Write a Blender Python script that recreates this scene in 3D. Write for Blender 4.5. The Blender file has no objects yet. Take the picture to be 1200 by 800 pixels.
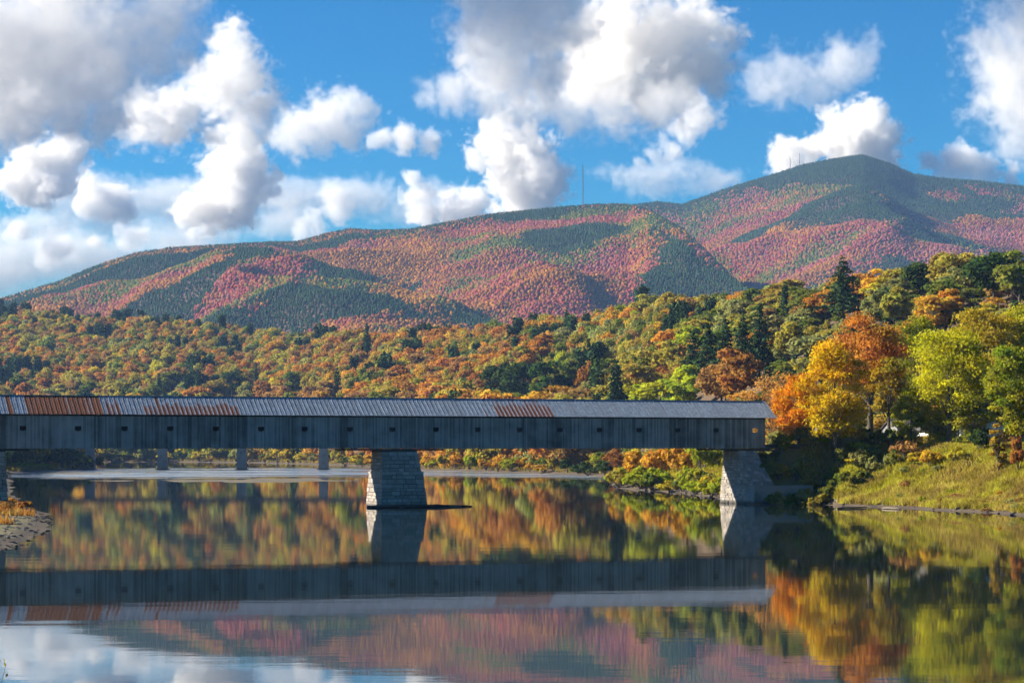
import bpy, bmesh, math, random
import numpy as np
from mathutils import Vector

# ------------------------------------------------------------------ camera, sky, sun, exposure
S = bpy.context.scene
COL = S.collection
F, H, HY, CX = 2780.0, 9.5, 524.0, 600.0      # focal length in photo pixels, eye height above the river, horizon row, centre column
cam = bpy.data.cameras.new('camera'); cam_o = bpy.data.objects.new('camera', cam); COL.objects.link(cam_o)
cam.sensor_width = 36; cam.lens = 36*F/1200; cam.shift_y = (HY-400)/1200
cam.clip_start = 1; cam.clip_end = 90000
cam_o.location = (0, 0, H); cam_o.rotation_euler = (math.pi/2, 0, 0)
S.camera = cam_o
EL = math.radians(29); AZ = (-0.993, 0.11)
SD = Vector((AZ[0]*math.cos(EL), AZ[1]*math.cos(EL), math.sin(EL))).normalized()
world = bpy.data.worlds.new('World'); S.world = world; world.use_nodes = True
wt = world.node_tree; bg = wt.nodes['Background']
sky = wt.nodes.new('ShaderNodeTexSky'); sky.sky_type = 'NISHITA'; sky.sun_disc = False
sky.sun_elevation = EL; sky.sun_rotation = math.atan2(SD.x, SD.y)
sky.altitude = 300; sky.air_density = 1.0; sky.dust_density = 0.6; sky.ozone_density = 4.0
hs = wt.nodes.new('ShaderNodeHueSaturation'); hs.inputs['Saturation'].default_value = 1.95
hs.inputs['Value'].default_value = 0.1; hs.inputs['Hue'].default_value = 0.488
gm = wt.nodes.new('ShaderNodeGamma'); gm.inputs['Gamma'].default_value = 1.35      # deep, polarised autumn blue
h2 = wt.nodes.new('ShaderNodeHueSaturation'); h2.inputs['Value'].default_value = 10.0
wt.links.new(sky.outputs[0], hs.inputs['Color']); wt.links.new(hs.outputs[0], gm.inputs['Color']); wt.links.new(gm.outputs[0], h2.inputs['Color']); wt.links.new(h2.outputs[0], bg.inputs['Color'])
bg.inputs['Strength'].default_value = 0.055
sun_l = bpy.data.lights.new('sun', 'SUN'); sun_o = bpy.data.objects.new('sun', sun_l); COL.objects.link(sun_o)
sun_o.rotation_euler = SD.to_track_quat('Z', 'Y').to_euler()
sun_l.energy = 5.0; sun_l.angle = math.radians(0.5); sun_l.color = (1.0, 0.90, 0.74)
S.view_settings.view_transform = 'Standard'; S.view_settings.look = 'None'
S.view_settings.gamma = 1; S.view_settings.use_curve_mapping = False
S.view_settings.exposure = 1.45
cy = S.cycles
cy.max_bounces = 12; cy.diffuse_bounces = 2; cy.glossy_bounces = 2; cy.transmission_bounces = 3
cy.volume_bounces = 9; cy.transparent_max_bounces = 24; cy.use_denoising = True
cy.caustics_reflective = False; cy.caustics_refractive = False
cy.volume_step_rate = 2.5; cy.volume_max_steps = 128
cy.sample_clamp_indirect = 6; cy.adaptive_threshold = .03

# ------------------------------------------------------------------ helpers
def lin(c):                                   # sRGB 0-255 -> linear
    return tuple(((v/255)/12.92 if v <= 10 else ((v/255+.055)/1.055)**2.4) for v in c)
def gpt(x, y, z=0.0):                         # photo pixel of a point lying on the level z -> world
    Y = (H-z)*F/(y-HY); return ((x-CX)/F*Y, Y)
_P = np.random.RandomState(7).rand(512*512).reshape(512, 512)
def vnoise(x, y):
    xi = np.floor(x).astype(int); yi = np.floor(y).astype(int); fx = x-xi; fy = y-yi
    fx = fx*fx*(3-2*fx); fy = fy*fy*(3-2*fy)
    a = _P[xi & 511, yi & 511]; b = _P[(xi+1) & 511, yi & 511]; c = _P[xi & 511, (yi+1) & 511]; d = _P[(xi+1) & 511, (yi+1) & 511]
    return (a*(1-fx)+b*fx)*(1-fy)+(c*(1-fx)+d*fx)*fy
def fbm(x, y, s, o=4, seed=0):
    x = np.asarray(x, float)/s+seed*17.3; y = np.asarray(y, float)/s+seed*9.7; t = 0; a = .5; n = 0
    for i in range(o):
        t = t+a*vnoise(x, y); n += a; x = x*2.03+5.1; y = y*2.03+3.7; a *= .5
    return t/n
def sst(a, b, x):
    t = np.clip((x-a)/(b-a), 0, 1); return t*t*(3-2*t)

def mesh_np(name, V, Fc, attrs=None, smooth=False):
    V = np.asarray(V, np.float32); Fc = np.asarray(Fc, np.int32); k = Fc.shape[1]
    me = bpy.data.meshes.new(name)
    me.vertices.add(len(V)); me.vertices.foreach_set('co', V.ravel())
    me.loops.add(Fc.size); me.loops.foreach_set('vertex_index', Fc.ravel())
    me.polygons.add(len(Fc)); me.polygons.foreach_set('loop_start', np.arange(0, Fc.size, k, dtype=np.int32))
    me.polygons.foreach_set('loop_total', np.full(len(Fc), k, np.int32))
    if smooth: me.polygons.foreach_set('use_smooth', np.ones(len(Fc), bool))
    for n, a in (attrs or {}).items():
        at = me.attributes.new(n, 'FLOAT', 'FACE'); at.data.foreach_set('value', np.asarray(a, np.float32))
    me.update(calc_edges=True); me.validate(); return me
def link(name, me, parent=None, mat=None, loc=None):
    if mat is not None and me is not None and not me.materials: me.materials.append(mat)
    o = bpy.data.objects.new(name, me); COL.objects.link(o)
    if parent is not None: o.parent = parent
    if loc is not None: o.location = loc
    return o
def empty(name, loc=(0, 0, 0), rz=0.0):
    o = bpy.data.objects.new(name, None); COL.objects.link(o); o.location = loc; o.rotation_euler = (0, 0, rz); o.empty_display_size = .1
    return o
def tag(o, label=None, cat=None, group=None, kind=None):
    if label: o['label'] = label
    if cat: o['category'] = cat
    if group: o['group'] = group
    if kind: o['kind'] = kind
    return o

class MB:                                     # collects quads (with a per-face value v) into one mesh
    def __init__(s): s.V = []; s.Q = []; s.A = []
    def quad(s, a, b, c, d, v=.5):
        n = len(s.V); s.V += [a, b, c, d]; s.Q.append((n, n+1, n+2, n+3)); s.A.append(v)
    def hexa(s, p, v=.5):                     # 8 points: bottom ring 0-3, top ring 4-7
        n = len(s.V); s.V += [tuple(q) for q in p]
        for f in ((3, 2, 1, 0), (4, 5, 6, 7), (0, 1, 5, 4), (1, 2, 6, 5), (2, 3, 7, 6), (3, 0, 4, 7)):
            s.Q.append(tuple(n+i for i in f)); s.A.append(v)
    def box(s, x0, x1, y0, y1, z0, z1, v=.5):
        s.hexa([(x0, y0, z0), (x1, y0, z0), (x1, y1, z0), (x0, y1, z0), (x0, y0, z1), (x1, y0, z1), (x1, y1, z1), (x0, y1, z1)], v)
    def bar(s, p, q, w, h, v=.5):             # square bar from p to q
        p = Vector(p); q = Vector(q); d = (q-p).normalized(); u = d.cross(Vector((0, 0, 1)))
        u = Vector((1, 0, 0)) if u.length < 1e-4 else u.normalized()
        t = u.cross(d); u = u*w/2; t = t*h/2
        s.hexa([p-u-t, p+u-t, p+u+t, p-u+t, q-u-t, q+u-t, q+u+t, q-u+t], v)
    def tube(s, pts, rad, n=7, v=.5, cap=True):
        rings = []; prev = None
        for i, p in enumerate(pts):
            p = Vector(p); d = (Vector(pts[min(i+1, len(pts)-1)])-Vector(pts[max(i-1, 0)])).normalized()
            u = d.cross(Vector((.3, 1, .1))).normalized() if prev is None else (prev-d*prev.dot(d)).normalized()
            prev = u; w = d.cross(u); b = len(s.V)
            for k in range(n):
                a = 2*math.pi*k/n; s.V.append(tuple(p+(u*math.cos(a)+w*math.sin(a))*rad[i]))
            rings.append(b)
        for a, b in zip(rings, rings[1:]):
            for k in range(n):
                s.Q.append((a+k, a+(k+1) % n, b+(k+1) % n, b+k)); s.A.append(v)
        if cap:
            c = len(s.V); s.V.append(tuple(pts[-1])); b = rings[-1]
            for k in range(0, n): s.Q.append((b+k, b+(k+1) % n, c, c)) ; s.A.append(v)
    def mesh(s, name, smooth=False):
        me = bpy.data.meshes.new(name); me.from_pydata([tuple(v) for v in s.V], [], [tuple(dict.fromkeys(q)) for q in s.Q])
        at = me.attributes.new('v', 'FLOAT', 'FACE'); at.data.foreach_set('value', np.asarray(s.A, np.float32))
        if smooth: me.polygons.foreach_set('use_smooth', np.ones(len(me.polygons), bool))
        return me
    def build(s, name, mat, parent=None, smooth=False):
        return link(name, s.mesh(name, smooth), parent, mat)

# ------------------------------------------------------------------ materials
class NT:
    def __init__(s, name):
        s.m = bpy.data.materials.new(name); s.m.use_nodes = True; s.t = s.m.node_tree; s.t.nodes.clear()
        s.out = s.t.nodes.new('ShaderNodeOutputMaterial')
    def n(s, typ, ins=None, **kw):
        nd = s.t.nodes.new(typ)
        for k, v in kw.items(): setattr(nd, k, v)
        for k, v in (ins or {}).items():
            if hasattr(v, 'is_output') or isinstance(v, bpy.types.NodeSocket): s.t.links.new(v, nd.inputs[k])
            else: nd.inputs[k].default_value = v
        return nd
    def math(s, op, a, b=0.0, c=0.0, clamp=False):
        return s.n('ShaderNodeMath', {0: a, 1: b, 2: c}, operation=op, use_clamp=clamp).outputs[0]
    def mix(s, f, a, b, typ='MIX'):
        nd = s.t.nodes.new('ShaderNodeMix'); nd.data_type = 'RGBA'; nd.blend_type = typ
        for k, v in ((0, f), (6, a), (7, b)):
            if isinstance(v, bpy.types.NodeSocket): s.t.links.new(v, nd.inputs[k])
            else: nd.inputs[k].default_value = v if k == 0 else (*v, 1)
        return nd.outputs[2]
    def ramp(s, f, a, b):
        return s.n('ShaderNodeMapRange', {0: f, 1: a, 2: b, 3: 0., 4: 1.}, interpolation_type='SMOOTHSTEP').outputs[0]
    def noise(s, vec, scale, detail=4, rough=.55):
        return s.n('ShaderNodeTexNoise', {'Vector': vec, 'Scale': scale, 'Detail': detail, 'Roughness': rough}).outputs[0]
    def mapv(s, vec, sc):
        return s.n('ShaderNodeMapping', {'Vector': vec, 'Scale': sc}).outputs[0]
    def surf(s, sock): s.t.links.new(sock, s.out.inputs['Surface']); return s.m
    def princ(s, col, rough=.8, **kw):
        nd = s.t.nodes.new('ShaderNodeBsdfPrincipled')
        for k, v in {'Base Color': col, 'Roughness': rough, **kw}.items():
            if isinstance(v, bpy.types.NodeSocket): s.t.links.new(v, nd.inputs[k])
            else: nd.inputs[k].default_value = (*v, 1) if k == 'Base Color' else v
        return nd
    def obj(s): return s.n('ShaderNodeTexCoord').outputs['Object']
    def pos(s): return s.n('ShaderNodeNewGeometry').outputs['Position']
    def attr(s, name, typ='GEOMETRY'): return s.n('ShaderNodeAttribute', attribute_name=name, attribute_type=typ)

def leaf_mat(name, transl=.48):
    k = NT(name)
    c1 = k.attr('c1', 'INSTANCER').outputs['Color']; c2 = k.attr('c2', 'INSTANCER').outputs['Color']
    v = k.attr('v').outputs['Fac']; w = k.attr('w').outputs['Fac']
    col = k.mix(w, c1, c2)
    br = k.math('MULTIPLY_ADD', v, .75, .62)
    h = k.n('ShaderNodeHueSaturation', {'Color': col, 'Value': br, 'Hue': k.math('MULTIPLY_ADD', v, .03, .485)}).outputs[0]
    d = k.n('ShaderNodeBsdfDiffuse', {'Color': h}).outputs[0]; t = k.n('ShaderNodeBsdfTranslucent', {'Color': h}).outputs[0]
    return k.surf(k.n('ShaderNodeMixShader', {0: transl, 1: d, 2: t}).outputs[0])
LEAF = leaf_mat('autumn_leaves'); NEEDLE = leaf_mat('pine_needles', .15)
def bark_mat():
    k = NT('bark'); p = k.obj()
    n = k.noise(k.mapv(p, (6, 6, 1.2)), 1.0, 5)
    c = k.mix(n, (.03, .024, .02), (.13, .105, .085))
    b = k.n('ShaderNodeBump', {'Height': n, 'Strength': .8, 'Distance': .05}).outputs[0]
    return k.surf(k.princ(c, .95, Normal=b).outputs[0])
BARK = bark_mat()
def wood_mat(name, a, b, streak=(9, 9, .35)):
    k = NT(name); p = k.obj(); v = k.attr('v').outputs['Fac']
    n = k.noise(k.mapv(p, streak), 1.0, 6, .65); n2 = k.noise(p, .35, 3)
    f = k.math('ADD', k.math('MULTIPLY', n, .6), k.math('MULTIPLY', v, .45))
    c = k.mix(k.ramp(k.math('ADD', f, k.math('MULTIPLY_ADD', n2, .7, -.35)), .12, .9), a, b)
    bp = k.n('ShaderNodeBump', {'Height': n, 'Strength': .5, 'Distance': .02}).outputs[0]
    return k.surf(k.princ(c, .85, Normal=bp).outputs[0])
SIDING = wood_mat('weathered_siding', (.055, .055, .055), (.36, .35, .335))
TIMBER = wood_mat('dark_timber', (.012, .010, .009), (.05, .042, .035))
PLANK = wood_mat('pale_driftwood', (.07, .055, .042), (.26, .215, .165), (3, 3, 3))
FENCEW = wood_mat('brown_fence', (.08, .05, .03), (.2, .13, .08), (4, 4, 4))
def roof_mat():
    k = NT('roof_metal'); p = k.obj(); r = k.attr('rust', 'OBJECT').outputs['Fac']; g = k.attr('shade', 'OBJECT').outputs['Fac']
    top = k.attr('rust_top', 'OBJECT').outputs['Fac']
    rnd = k.n('ShaderNodeObjectInfo').outputs['Random']
    off = k.n('ShaderNodeVectorMath', {0: p, 1: k.n('ShaderNodeCombineXYZ', {0: k.math('MULTIPLY', rnd, 57.), 1: k.math('MULTIPLY', rnd, 31.)}).outputs[0]}, operation='ADD').outputs[0]
    s = k.noise(k.mapv(off, (7, .5, .5)), 1.0, 5, .6); big = k.noise(off, 1.4, 5, .65); fine = k.noise(off, 5., 5, .7)
    yz = k.n('ShaderNodeSeparateXYZ', {0: p}).outputs[1]                     # distance up the sheet
    high = k.math('MULTIPLY', k.ramp(yz, 1.5, 4.2), top)
    xl = k.n('ShaderNodeSeparateXYZ', {0: p}).outputs[0]; stripe = k.math('MULTIPLY', k.ramp(k.math('ADD', xl, k.math('MULTIPLY_ADD', fine, .14, -.07)), .40, .50), k.attr('stripe', 'OBJECT').outputs['Fac'])
    high = k.math('ADD', high, stripe)
    m = k.ramp(k.math('SUBTRACT', k.math('ADD', k.math('MULTIPLY_ADD', s, .5, -.25), k.math('MULTIPLY_ADD', big, .5, -.25)), high), k.math('SUBTRACT', .42, r), k.math('SUBTRACT', .62, r))
    zinc = k.mix(k.ramp(k.math('ADD', k.math('MULTIPLY', big, .6), k.math('MULTIPLY', fine, .4)), .36, .64), (.16, .20, .25), (.36, .42, .49))
    zinc = k.mix(k.math('MULTIPLY', g, .5), zinc, (.20, .225, .26))
    rust = k.mix(s, (.10, .034, .016), (.33, .125, .055))
    c = k.mix(m, zinc, rust)
    b = k.n('ShaderNodeBump', {'Height': fine, 'Strength': .5, 'Distance': .03}).outputs[0]
    return k.surf(k.princ(c, k.math('MULTIPLY_ADD', m, .3, .5), Metallic=k.math('MULTIPLY_ADD', m, -.15, .15), Normal=b).outputs[0])
ROOF = roof_mat()
def stone_mat(name, a, b, c2):
    k = NT(name); p = k.obj(); v = k.attr('v').outputs['Fac']
    n = k.noise(p, 2.2, 6, .65)
    c = k.mix(k.math('MULTIPLY_ADD', n, .5, k.math('MULTIPLY', v, .5)), a, b)
    c = k.mix(k.ramp(k.noise(p, .45, 3), .5, .72), c, c2)
    z = k.n('ShaderNodeSeparateXYZ', {0: k.pos()}).outputs[2]
    wet = k.ramp(k.math('ADD', z, k.math('MULTIPLY', n, .5)), 1.1, .35)
    c = k.mix(wet, c, (.05, .045, .04))                                     # waterline stain
    b2 = k.n('ShaderNodeBump', {'Height': n, 'Strength': .7, 'Distance': .08}).outputs[0]
    return k.surf(k.princ(c, .9, Normal=b2).outputs[0])
STONE = stone_mat('granite_blocks', (.11, .10, .09), (.48, .42, .36), (.24, .21, .17))
MORTAR = stone_mat('dark_joints', (.05, .045, .04), (.10, .09, .08), (.08, .07, .06))
CONC = stone_mat('old_concrete', (.17, .165, .15), (.29, .28, .26), (.14, .135, .12))
def ground_mat():
    k = NT('ground_cover'); p = k.pos(); sep = k.n('ShaderNodeSeparateXYZ', {0: p})
    n = k.noise(p, .09, 5, .6); f = k.noise(p, 1.3, 5, .7)
    grass = k.mix(k.ramp(n, .35, .65), (.10, .105, .025), (.20, .17, .045))
    grass = k.mix(k.math('MULTIPLY', f, .5), grass, (.05, .045, .018))
    litter = k.mix(f, (.035, .025, .012), (.13, .075, .03))
    c = k.mix(k.ramp(sep.outputs[1], 415., 520.), grass, litter)
    mud = k.mix(k.math('ADD', k.math('MULTIPLY', f, .8), k.math('MULTIPLY_ADD', n, .9, -.35)), (.022, .016, .010), (.13, .092, .055))
    zz = k.math('ADD', sep.outputs[2], k.math('MULTIPLY_ADD', f, .9, -.45))
    c = k.mix(k.ramp(zz, .3, .75), mud, c)
    b = k.n('ShaderNodeBump', {'Height': f, 'Strength': .8, 'Distance': .2}).outputs[0]
    return k.surf(k.princ(c, .95, Normal=b).outputs[0])
GROUND = ground_mat()
def mount_mat():
    k = NT('forest_floor'); p = k.pos(); f = k.noise(p, .02, 5, .7)
    return k.surf(k.princ(k.mix(f, (.04, .025, .018), (.13, .06, .035)), .95).outputs[0])
FLOOR = mount_mat()
def plain(name, c, rough=.7, sc=1.5, amt=.25):
    k = NT(name); n = k.noise(k.obj(), sc, 5)
    return k.surf(k.princ(k.mix(k.math('MULTIPLY', n, amt*2), c, tuple(x*.55 for x in c)), rough).outputs[0])
WHITE = plain('white_clapboard', (.72, .72, .70)); SHINGLE = plain('grey_shingles', (.11, .105, .10), .9, 3, .5)
GREYW = plain('grey_clapboard', (.22, .22, .22)); DARK = plain('dark_steel', (.05, .055, .06), .6); CREAM = plain('cream_clapboard', (.55, .52, .45))
def glass_mat():
    k = NT('window_glass'); return k.surf(k.princ((.02, .025, .03), .08).outputs[0])
GLASS = glass_mat()
ROCK = stone_mat('river_rock', (.12, .105, .09), (.38, .33, .28), (.20, .18, .15))

# ------------------------------------------------------------------ terrain
TH = math.radians(22.0); B0 = (-19.1, 380.0)      # bearing and origin of the covered bridge
SHORE = [((8, 25), 7, 40), ((-14, 70), 5, 50), ((-34, 130), 4, 60), (gpt(-30, 660), 3, 60), (gpt(4, 646), 2, 40), (gpt(38, 629), 2, 40), (gpt(66, 612), 2, 40),
         (gpt(58, 603), 2.2, 36), (gpt(25, 594), 6, 50), (gpt(14, 580), 6, 40), (gpt(12, 560), 6, 60), (gpt(12, 554), 5, 80), (gpt(60, 552), 5, 80), (gpt(108, 549.5), 5, 60),
         (gpt(100, 545), 5, 60), (gpt(60, 543), 5, 60), (gpt(-20, 542), 5, 60), (gpt(-60, 541), 5, 60), (gpt(110, 541), 5, 70), (gpt(200, 541), 5, 70), (gpt(300, 542), 5, 60),
         (gpt(400, 545), 5, 50), (gpt(440, 548), 5, 45), (gpt(500, 551), 5, 45), (gpt(560, 552.5), 5, 45), (gpt(640, 555), 5, 45), (gpt(700, 558), 5, 45), (gpt(722, 561), 6, 40),
         (gpt(718, 568), 6, 34), (gpt(730, 573), 7, 30), (gpt(780, 576), 8, 30), (gpt(830, 581), 9, 26), (gpt(858, 589), 9.3, 20), (gpt(880, 591), 9.3, 14),
         (gpt(958, 590), 9.3, 18), (gpt(975, 592), 9.3, 22), (gpt(1050, 595), 9.3, 26), (gpt(1130, 599), 9.3, 28), (gpt(1200, 604), 9.3, 30), (gpt(1300, 615), 9, 34),
         ((76, 200), 8, 40), ((70, 100), 7, 40), ((64, 25), 7, 40)]
SP = np.array([p for p, a, b in SHORE]); SA = np.array([a for p, a, b in SHORE]); SW = np.array([b for p, a, b in SHORE])
def bank(X, Y):
    X = np.asarray(X, float); Y = np.asarray(Y, float); n = len(SP)
    best = np.full(X.shape, 1e9); ins = np.zeros(X.shape, bool); wa = np.zeros(X.shape); aa = np.zeros(X.shape); ww = np.zeros(X.shape)
    for i in range(n):
        ax, ay = SP[i]; bx, by = SP[(i+1) % n]; dx, dy = bx-ax, by-ay
        t = np.clip(((X-ax)*dx+(Y-ay)*dy)/(dx*dx+dy*dy), 0, 1)
        d = np.hypot(X-ax-t*dx, Y-ay-t*dy)
        best = np.minimum(best, d); q = 1/(d+2)**4
        wa += q; aa += q*(SA[i]*(1-t)+SA[(i+1) % n]*t); ww += q*(SW[i]*(1-t)+SW[(i+1) % n]*t)
        if dy != 0:
            cr = ((ay > Y) != (by > Y)) & (X < (Y-ay)/dy*dx+ax); ins ^= cr
    sd = np.where(ins, -best, best); sd = sd+(fbm(X, Y, 9, 3, 3)-.5)*np.clip(2.5+Y*.004, 2.5, 6)+(fbm(X, Y, 2.6, 2, 4)-.5)*1.8
    A = aa/wa; W = ww/wa
    land = .55*sst(0, 3, sd)+(A-.55)*sst(1, 1+W, sd)+np.maximum(sd-W, 0)*.006
    return np.where(sd > 0, land, np.maximum(-4, sd*.25)), sd
RX = [-400, -200, 0, 60, 120, 200, 260, 300, 350, 420, 500, 560, 620, 700, 760, 820, 870, 920, 960, 1000, 1050, 1100, 1150, 1200, 1300, 1450, 1700]
RY = [350, 356, 362, 370, 374, 378, 382, 389, 395, 393, 391, 385, 378, 364, 352, 344, 337, 332, 326, 320, 314, 306, 297, 290, 282, 275, 270]
RDX = [-400, 0, 300, 420, 600, 700, 850, 1000, 1200, 1450, 1700]; RD = [2700, 2600, 2300, 2000, 1700, 1500, 1150, 900, 780, 720, 700]
FD = [1750, 1700, 1600, 1250, 1000, 900, 600, 500, 470, 460, 450]
BX = [-500, -200, -60, 0, 30, 70, 100, 130, 160, 200, 260, 300, 350, 380, 410, 440, 480, 520, 570, 620, 660, 700, 735, 760, 800, 830, 860, 885, 920, 1000, 1300]
BY = [440, 400, 365, 347, 338, 326, 313, 302, 293, 287, 284, 282, 280, 271, 265, 267, 267, 260, 249, 243, 239, 236, 236, 242, 264, 292, 322, 340, 365, 400, 440]
BDX = [-500, 0, 350, 735, 800, 885, 1000, 1300]; BD = [5200, 5200, 5400, 5300, 4600, 3900, 3700, 3600]
AX_ = [300, 450, 650, 740, 770, 800, 850, 900, 940, 975, 1010, 1040, 1070, 1100, 1150, 1200, 1300, 1450, 1700]
AY_ = [440, 380, 262, 238, 234, 237, 219, 204, 191, 184, 179, 188, 201, 206, 210, 216, 226, 244, 280]
def comp(u, Y, rx, ry, dx, d, fd, tree, p=1.0):
    x = CX+u*F; yr = np.interp(x, rx, ry); D = np.interp(x, dx, d) if not np.isscalar(d) else np.full_like(x, d)
    f = np.interp(x, dx, fd) if not np.isscalar(fd) else fd
    zr = H+(HY-yr)/F*D-tree
    t = (Y-f)/(D-f); up = np.clip(t, 0, 1); s = up**p*(1-.12*sst(.85, 1, up))+.12*sst(.85, 1, up)
    fall = 1-.6*sst(0, 1.1, np.maximum(Y-D, 0)/(D*.28))
    return zr, t, zr*s*fall
def height(X, Y):
    X = np.asarray(X, float); Y = np.asarray(Y, float); u = X/np.maximum(Y, 20)
    b, sd = bank(X, Y)
    zf, tf, hf = comp(u, Y, RX, RY, RDX, RD, FD, 16, 1.05)
    hf = hf*(1+.16*(fbm(X, Y, 170, 3, 5)-.5)*np.clip(tf, 0, 1)*np.clip(1.0-tf, 0, 1)*4)
    mound = 3.2*np.exp(-((X-52)/14)**2-((Y-447)/18)**2)
    z0 = b+np.where(sd > 0, np.maximum(hf-b*.6*sst(0, .3, tf), 0)+mound*sst(4, 14, sd), 0)
    tr = (X-B0[0])*math.cos(TH)+(Y-B0[1])*math.sin(TH); yr_ = -(X-B0[0])*math.sin(TH)+(Y-B0[1])*math.cos(TH)
    road = 9.93+(np.clip(tr, 66, 110)-66)*.012-np.maximum(np.abs(yr_-3.6)-4.2, 0)*.55-np.maximum(66.5-tr, 0)*1.2
    road = np.minimum(road, .3+np.maximum(sd-1, 0)*1.25)
    z0 = np.where((tr > 60) & (sd > 1), np.maximum(z0, road), z0)
    zb, tb, hb = comp(u, Y, BX, BY, BDX, BD, 2750., 11, .92)
    rel = (1-np.abs(2*fbm(X, Y, 620, 4, 11)-1)); rel2 = fbm(X*1.0+Y*.35, Y*.35, 330, 3, 13)
    env = np.clip(tb, 0, 1)*np.clip(1-tb, 0, 1)*4
    hb = hb+env*((rel-.75)*150+(rel2-.5)*190)
    za, ta, ha = comp(u, Y, AX_, AY_, [0, 1700], 6900., 3900., 10, 1.0)
    env = np.clip(ta, 0, 1)*np.clip(1-ta, 0, 1)*4
    ha = ha+env*((1-np.abs(2*fbm(X, Y, 800, 4, 21)-1)-.75)*200+(fbm(X+Y*.3, Y*.35, 420, 3, 23)-.5)*230)
    st = np.stack([z0, np.where(tb > 0, hb, -50), np.where(ta > 0, ha, -50)])
    return st.max(0), st.argmax(0), sd
def hgt(x, y): return float(height(np.array([x]), np.array([y]))[0][0])

us = np.concatenate([np.linspace(-1.3, -.29, 26)[:-1], np.linspace(-.29, .29, 620), np.linspace(.29, 1.3, 26)[1:]])
ys = np.unique(np.concatenate([np.linspace(-60, 90, 24), np.geomspace(90, 330, 60), np.linspace(330, 480, 90), np.geomspace(480, 1700, 120), np.geomspace(1700, 9000, 170)]))
GU, GY = np.meshgrid(us, ys); GX = GU*np.maximum(GY, 60); GZ, GI, GS = height(GX, GY)
for bx0, by0, rx0, ry0, hh in []: pass
nc = len(us); idx = np.arange(GX.size).reshape(GX.shape)
q = np.stack([idx[:-1, :-1], idx[:-1, 1:], idx[1:, 1:], idx[1:, :-1]], -1).reshape(-1, 4)
P3 = np.stack([GX, GY, GZ], -1).reshape(-1, 3); fi = GI[:-1, :-1].reshape(-1); fy = GY[:-1, :-1].reshape(-1)
for nm, m, mat in (('ground', (fi == 0) & (fy < 1000), GROUND), ('hillside', (fi == 0) & (fy >= 1000), GROUND), ('mountain_ridge', fi == 1, FLOOR), ('mountain_peak', fi == 2, FLOOR)):
    qq = q[m]; uq, inv = np.unique(qq, return_inverse=True)
    tag(link(nm, mesh_np(nm, P3[uq], inv.reshape(-1, 4), smooth=True), None, mat), kind='structure')
# sand bars lying just above the water behind the bridge
def sandbar(label, pts, hh, seed):
    P = np.array([gpt(x, y) for x, y in pts]); c = P.mean(0); n = 150; Rr = 22
    ang = np.linspace(0, 2*math.pi, n, endpoint=False); pa = np.arctan2(P[:, 1]-c[1], P[:, 0]-c[0]); pr = np.hypot(*(P-c).T); o = np.argsort(pa)
    rad = np.interp(ang, np.concatenate([pa[o]-2*math.pi, pa[o], pa[o]+2*math.pi]), np.tile(pr[o], 3))
    f = np.linspace(0, 1, Rr)[:, None]; Xb = c[0]+np.cos(ang)*rad*f; Yb = c[1]+np.sin(ang)*rad*f
    Zb = hh*((fbm(Xb*1.6, Yb*.55, 16, 4, seed+60)-.36)*4.2*(1-f**2.5))-.10*f**2-.01
    V = np.stack([Xb, Yb, Zb], -1).reshape(-1, 3); idx_ = np.arange(Rr*n).reshape(Rr, n); nx = np.roll(idx_, -1, 1)
    Q = np.stack([idx_[:-1], idx_[1:], nx[1:], nx[:-1]], -1).reshape(-1, 4)
    tag(link('sandbar', mesh_np('sandbar', V, Q, smooth=True), None, SAND), kind='structure')
def sand_mat():
    k = NT('wet_sand'); p = k.pos(); f = k.noise(k.mapv(p, (.5, .15, 1)), .5, 5)
    return k.surf(k.princ(k.mix(f, (.07, .058, .03), (.20, .155, .07)), .6).outputs[0])
SAND = sand_mat()
sandbar('a', [(120, 561), (180, 558), (300, 558.5), (420, 562), (410, 564.5), (300, 566), (180, 565)], .16, 1)
sandbar('b', [(14, 553), (60, 551.5), (140, 552), (190, 554.5), (120, 556), (40, 555.5)], .15, 2)
sandbar('c', [(20, 559.5), (90, 559), (150, 560.5), (100, 562), (30, 561.5)], .1, 3)
sandbar('d', [(290, 556.5), (360, 556), (420, 557.5), (350, 558.2)], .08, 4)

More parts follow.
